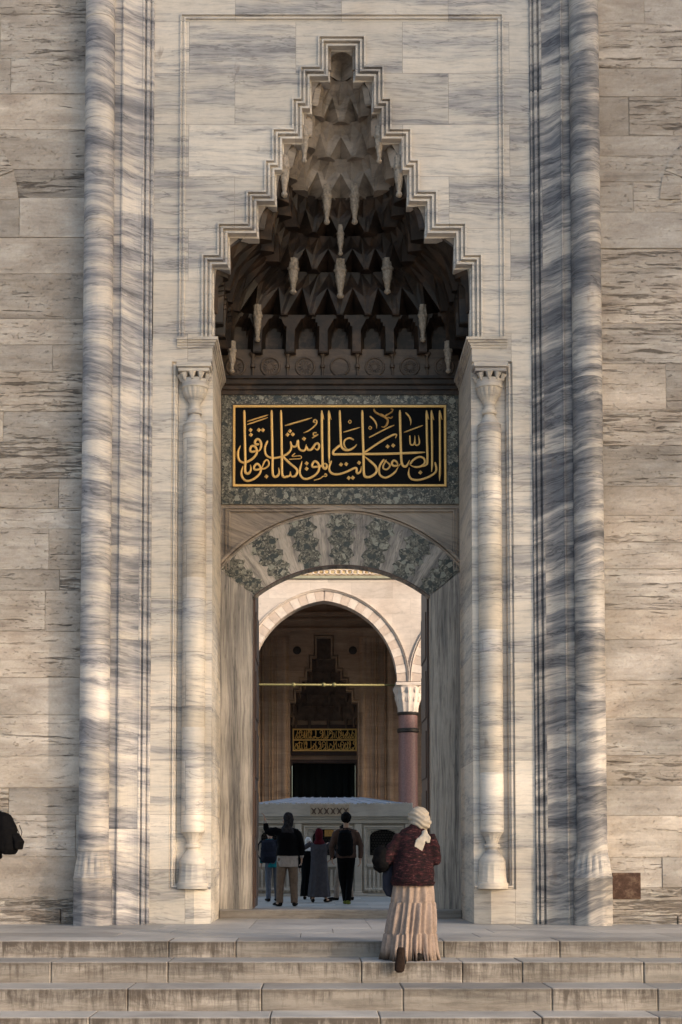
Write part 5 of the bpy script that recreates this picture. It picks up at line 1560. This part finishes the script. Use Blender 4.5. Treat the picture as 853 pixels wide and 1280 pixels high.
# ---- walker at the left edge of the photo
v = floor_at(-14, 1168)
p = Person('person in black clothes walking out past the left edge of the photo', v, R(84), 1.74, dict(neck=(0, .10, 1.46), head=(0, .17, 1.62), elbR=(.24, -.14, 1.14), wriR=(.25, .08, 1.02), kneeL=(-.09, .2, .52), ankL=(-.1, .26, .09), toeL=(-.1, .45, .04), ankR=(.1, .02, .085), kneeR=(.1, .06, .50), toeR=(.11, .2, .03)))
p.top(C_BLACK, hem=.86, w=1.05, cuffs=.35); p.trousers(C_BLACK); p.shoes(C_SHOE); p.hair(M['hair'])
bp = backpack('black rucksack with dangling straps worn by the walker at the left edge of the photo', p.M @ Matrix.Translation((0, -.17, .93)) @ Matrix.Rotation(R(-6), 4, 'X'), C_BLACK, .30, .46, .34)
bm = BM()
for k, (x, z) in enumerate(((.06, .33), (-.03, .30))):
    pts = [((x, -.16, z), .006, .004), ((x + .01, -.19, z - .08), .006, .004), ((x - .01, -.175, z - .17), .006, .004), ((x, -.185, z - .22), .005, .004)]
    tube(bm, pts, 6)
me = bpy.data.meshes.new('webbing'); bmesh.ops.recalc_face_normals(bm, faces=bm.faces); bm.to_mesh(me); bm.free(); me.transform(p.M @ Matrix.Translation((0, -.17, .93))); obj('webbing', me, C_BLACK, bp)

# ---- woman climbing the steps
YW = ys[0] - .32; ZW = zl[1]
def W(px, py, dy=0.0): return at(px, py, YW + dy)
sc1 = (W(526, 1100) - W(516, 1100)).x / 10      # metres per photo pixel
base = W(516, 1203); base.z = ZW
p = Person('woman climbing the steps in cream headscarf, dark red knitted sweater and tiered beige skirt', base, 0, 1.60,
           dict(neck=(.05, .10, 1.45), head=(.09, .15, 1.61), shL=(-.15, .07, 1.39), shR=(.22, .07, 1.39), elbL=(-.30, .03, 1.12), wriL=(-.26, .27, 1.06), elbR=(.27, .02, 1.12), wriR=(.20, .27, 1.10),
                kneeR=(.08, .10, .50), ankR=(.06, .02, .085), toeR=(.07, .20, .03), kneeL=(-.11, .0, .47), ankL=(-.13, -.22, .20), toeL=(-.13, -.20, -.03)), headpitch=R(-12))
M['knit'] = None
def knit():
    s = N('marled_red_knit'); q = s.pos()
    a = s.noise(s.scale(q, (14, 14, 60)), 1.0, 5, .7); b = s.noise(s.scale(q, (45, 45, 110)), 1.0, 3, .6)
    c = s.ramp(s.math('ADD', s.math('MULTIPLY', a, .6), s.math('MULTIPLY', b, .4)), [(.40, (0.004, 0.0035, 0.004)), (.50, (0.015, 0.0055, 0.007)), (.58, (0.04, 0.0105, 0.013)), (.66, (0.13, 0.065, 0.058)), (.76, (.02, .006, .008))])
    s.bump(b, .6, .012); return s.done(c, .9, .15)
M['knit'] = knit()
bm = BM()
def sec(px, py, rx, ry, dy=0): return (W(px, py, dy), rx, ry)
tube(bm, [sec(516.5, 1105, 27 * sc1, .165), sec(516.5, 1101, 27.5 * sc1, .17), sec(517, 1086, 25.5 * sc1, .165, .02), sec(518, 1066, 24 * sc1, .155, .05), sec(519, 1050, 23 * sc1, .14, .08), sec(520.5, 1042, 20 * sc1, .11, .10), sec(522, 1037, 13 * sc1, .095, .10), sec(523, 1033, 9.5 * sc1, .085, .11)], 24)
for e in 'LR':
    sh, el, wr = (p.M @ p.J[q_ + e] for q_ in ('sh', 'elb', 'wri')); wr = el.lerp(wr, .98)
    c0_ = p.M @ Vector((.03, .07, 1.40)); tube(bm, [(sh.lerp(c0_, .55) + Vector((0, 0, -.015)), .05, .085), (sh + Vector((0, 0, -.008)), .066, .08), (sh.lerp(el, .45), .07, .072), (el, .062, .062), (el.lerp(wr, .5), .054, .054), (wr, .044, .044)], 14)
me = remeshed(bm, .012, 4, folds(.016, 8, 5.5))
obj('sweater', me, M['knit'], p.root, True)
bm = BM(); tube(bm, [sec(516.5, 1107, 26.2 * sc1, .160), sec(516.5, 1102, 28.3 * sc1, .178), ], 40)
# ribbed hem
for v_ in bm.verts: pass
obj('ribbed_hem', bm, M['knit'], p.root, True, angle=50)
# tiered skirt
C_SKIRT = cloth('beige_crinkled_skirt', (0.26, 0.195, 0.16), .22, 30)
bm = BM(); n = 160; rings = []
lv_ = [(1100, 517, 24.5, .150, .0, 12), (1112, 517, 25, .155, .020, 14), (1127, 516.5, 25.5, .16, .030, 14), (1129, 516.5, 26.5, .17, .026, 21), (1148, 515, 27.5, .18, .040, 21), (1165, 513.5, 28.5, .19, .044, 21), (1167.5, 513, 30.5, .205, .030, 29), (1185, 512.5, 31.5, .215, .045, 29), (1200.5, 512, 33.5, .23, .055, 29)]
NP = [random.uniform(0, 6.28) for _ in range(8)]
for py, cxp, rx, ry, am, fr_ in lv_:
    c = W(cxp, py, .04 if py < 1130 else .0); row = []
    for k in range(n):
        t = 2 * pi * k / n
        f_ = am * (.62 * cos(fr_ * t + 1.6 * sin(3 * t + NP[0]) + .02 * (py - 1100)) + .38 * cos((fr_ // 2 + 2) * t + NP[1] + .5 * sin(2 * t)))
        # cloth pulled back over the rear shoe, left of centre
        back = .10 * math.exp(-((t - (1.5 * pi - .42)) / .30) ** 2) * max(0, (py - 1140) / 60)
        lift = .0
        row.append(bm.verts.new((c.x + (rx * sc1 + f_) * cos(t), c.y + (ry + f_ + back) * sin(t), c.z + .018 * sin(2 * t + 1) * max(0, (py - 1170) / 30))))
    rings.append(row)
for a, b in zip(rings, rings[1:]):
    for k in range(n): bm.faces.new((a[k], a[(k + 1) % n], b[(k + 1) % n], b[k]))
inner = [bm.verts.new(v_.co + Vector((0, 0, .25)) + (Vector((W(512, 1150).x, W(512, 1150).y, v_.co.z)) - v_.co) * .3) for v_ in rings[-1]]
for k in range(n): bm.faces.new((rings[-1][k], rings[-1][(k + 1) % n], inner[(k + 1) % n], inner[k]))
obj('skirt', bm, C_SKIRT, p.root, True)
# headscarf: wrapped cap, bulge of gathered hair, knot and two tails
C_SCARF = simple('cream_headscarf', (0.29, 0.245, 0.195), .8, .12, 30, bump=.15); C_SCARF2 = simple('ivory_scarf_band', (0.36, 0.31, 0.25), .8, .1, 30, bump=.15)
bm = BM(); hc = W(524.5, 1024, .14)
ball(bm, hc + Vector((-.006, .01, .025)), .112, .125, .112, 20); ball(bm, hc + Vector((.016, -.05, -.035)), .108, .10, .088, 18)
tube(bm, [(hc + Vector((0, 0, -.06)), .095, .09), (hc + Vector((-.01, -.01, -.13)), .09, .085)], 16)
def sfold(c):
    d = c - hc; return .005 * sin(d.z * 120 + d.x * 55 + 1.5 * sin(d.x * 30)) * (1 if d.z < .07 else .4) + .006 * noise.noise(c * 14)
me = remeshed(bm, .009, 3, sfold); hs_ = obj('headscarf', me, C_SCARF, p.root, True)
bm = BM(); kn = W(531, 1041, -.0)
ball(bm, kn, .035, .03, .03, 12)
tube(bm, [(kn, .022, .02), (W(527, 1050, -.07), .050, .014), (W(524, 1060, -.085), .052, .012), (W(522.5, 1068.5, -.085), .022, .008)], 12)
tube(bm, [(kn, .02, .02), (W(534, 1047, -.05), .038, .014), (W(536, 1054, -.065), .016, .010)], 12)
obj('scarf_tail', remeshed(bm, .007, 2, folds(.010, 22, 9, .35)), C_SCARF2, hs_, True)
# shoes: left one lifted so that its sole shows
bm = BM(); a0, a1 = W(501.5, 1188, -.42), W(499.5, 1215, -.40)
d = (a1 - a0)
for tt, rx, ry in ():
    pass
tube(bm, [(a0 + Vector((0, .0, .03)), .030, .018), (a0 + Vector((0, .01, .0)), .045, .030), (a0.lerp(a1, .35) + Vector((0, .012, 0)), .044, .032), (a0.lerp(a1, .7) + Vector((0, .012, 0)), .054, .032), (a1 + Vector((0, .006, .015)), .050, .026), (a1 + Vector((0, .004, -.008)), .026, .012)], 14)
C_SOLE = cloth('brown_shoe_sole', (0.022, 0.014, 0.011), .4, 40)
obj('shoe', remeshed(bm, .008, 2), C_SOLE, p.root, True)
bm = BM(); b0 = W(523, 1199, -.05); b0.z = ZW + .05
tube(bm, [(b0 + Vector((0, -.20, -.012)), .026, .022), (b0 + Vector((0, -.16, -.005)), .04, .042), (b0 + Vector((0, -.02, -.005)), .042, .04), (b0 + Vector((0, .10, -.022)), .036, .024)], 12)
obj('shoe', remeshed(bm, .008, 2), C_SHOE, p.root, True)
# dark shoulder bag with a black coat hanging below it
bm = BM()
tube(bm, [(W(480, 1058, .06), .05, .06), (W(478.5, 1064, .06), .085, .09), (W(477, 1076, .06), .105, .11), (W(478, 1085, .06), .09, .10), (W(480, 1089, .06), .05, .06)], 16)
bg_ = empty('handbag', W(478, 1089, .06), "plump black handbag on the left forearm of the woman on the steps", 'handbag')
obj('bag', remeshed(bm, .011, 3, folds(.012, 12, 4)), C_BLACK, bg_, True)
bm = BM(); tube(bm, [(W(474, 1063, .06), .010, .008), (W(479, 1055, .07), .010, .008), (W(486, 1056, .12), .010, .008), (W(487, 1066, .16), .010, .008)], 8); obj('handle', remeshed(bm, .007, 1), C_BLACK, bg_, True)
bm = BM()
tube(bm, [(W(488, 1073, .16), .05, .06), (W(488, 1080, .13), .07, .075), (W(487, 1095, .10), .075, .07), (W(486.5, 1110, .10), .07, .065), (W(487.5, 1120, .10), .04, .05)], 16)
tag(obj('coat', remeshed(bm, .011, 3, folds(.022, 10, 8, .3)), C_NAVY, None, True), 'dark folded coat draped over the left forearm of the woman on the steps', 'coat')

# ------------------------------------------------------------------ plane trees of the forecourt (behind the camera, towards the sun)
def tree(loc, H, r, lean, label, seed, zlow):
    rnd = random.Random(seed); root = empty('plane_tree', loc, label, 'tree', 'plane trees in the forecourt')
    base = Vector(loc); bm = BM()
    fork = base + Vector((0, 0, zlow - 1.5))
    tube(bm, [(base - Vector((0, 0, .3)), .55, .55), (base + Vector((0, 0, .8)), .38, .38), (base.lerp(fork, .6), .32, .32), (fork, .28, .28)], 12)
    cc = base + Vector((lean[0], lean[1], (zlow + H) / 2))
    for k in range(9):
        t = 2 * pi * k / 9; e = cc + Vector((r * .6 * cos(t), r * .6 * sin(t), rnd.uniform(-1, 2.5)))
        mid = fork.lerp(e, .5) + Vector((0, 0, .6)); tube(bm, [(fork, .17, .17), (mid, .10, .10), (e, .04, .04)], 7)
    obj('trunk', bm, M['bark'], root, True)
    bm = BM(); hz = (H - zlow) / 2
    clumps = []
    while len(clumps) < 110:
        q = Vector((rnd.uniform(-1, 1), rnd.uniform(-1, 1), rnd.uniform(-1, 1)))
        if q.length < 1 and (q.length > .35): clumps.append(cc + Vector((q.x * r, q.y * r, max(-.92, q.z) * hz * 1.05)))
    for c in clumps:
        for _ in range(80):
            p_ = c + Vector((rnd.gauss(0, .75), rnd.gauss(0, .75), rnd.gauss(0, .5)))
            if p_.z < base.z + zlow: continue
            a = Vector((rnd.gauss(0, 1), rnd.gauss(0, 1), rnd.gauss(0, 1))).normalized(); b = a.cross(Vector((rnd.random(), rnd.random(), 1))).normalized(); s_ = rnd.uniform(.20, .38)
            bm.faces.new([bm.verts.new(q) for q in (p_ - a * s_, p_ + b * s_ * .6, p_ + a * s_, p_ - b * s_ * .6)])
    for _ in range(1800):  # sparse low leaves added to thin the sun on the lower facade
        t = rnd.uniform(0, 2 * pi); q = r * 1.1 * math.sqrt(rnd.random())
        p_ = Vector((cc.x + q * cos(t), cc.y + q * sin(t), base.z + rnd.triangular(6.5, zlow + 1, zlow)))
        a = Vector((rnd.gauss(0, 1), rnd.gauss(0, 1), rnd.gauss(0, 1))).normalized(); b = a.cross(Vector((rnd.random(), rnd.random(), 1))).normalized(); s_ = rnd.uniform(.16, .30)
        bm.faces.new([bm.verts.new(q_) for q_ in (p_ - a * s_, p_ + b * s_ * .6, p_ + a * s_, p_ - b * s_ * .6)])
    obj('crown', bm, M['leaf'], root)
L_ = 30.0; dirx, diry = sin(SUN_AZ), -cos(SUN_AZ); px_, py_ = cos(SUN_AZ), sin(SUN_AZ)
for off, ln, sd_, lab in ((-7.5, 4.6, 21, 'tall plane tree of the forecourt farther from the gateway steps'), (7.5, -4.6, 22, 'tall plane tree of the forecourt on the right-hand side of the square')):
    loc = (dirx * L_ + px_ * off, diry * L_ + py_ * off, GZ)
    tree(loc, 24.5, 6.0, (px_ * ln, py_ * ln), lab, sd_, 14.5)

bpy.data.batch_remove(TMP)
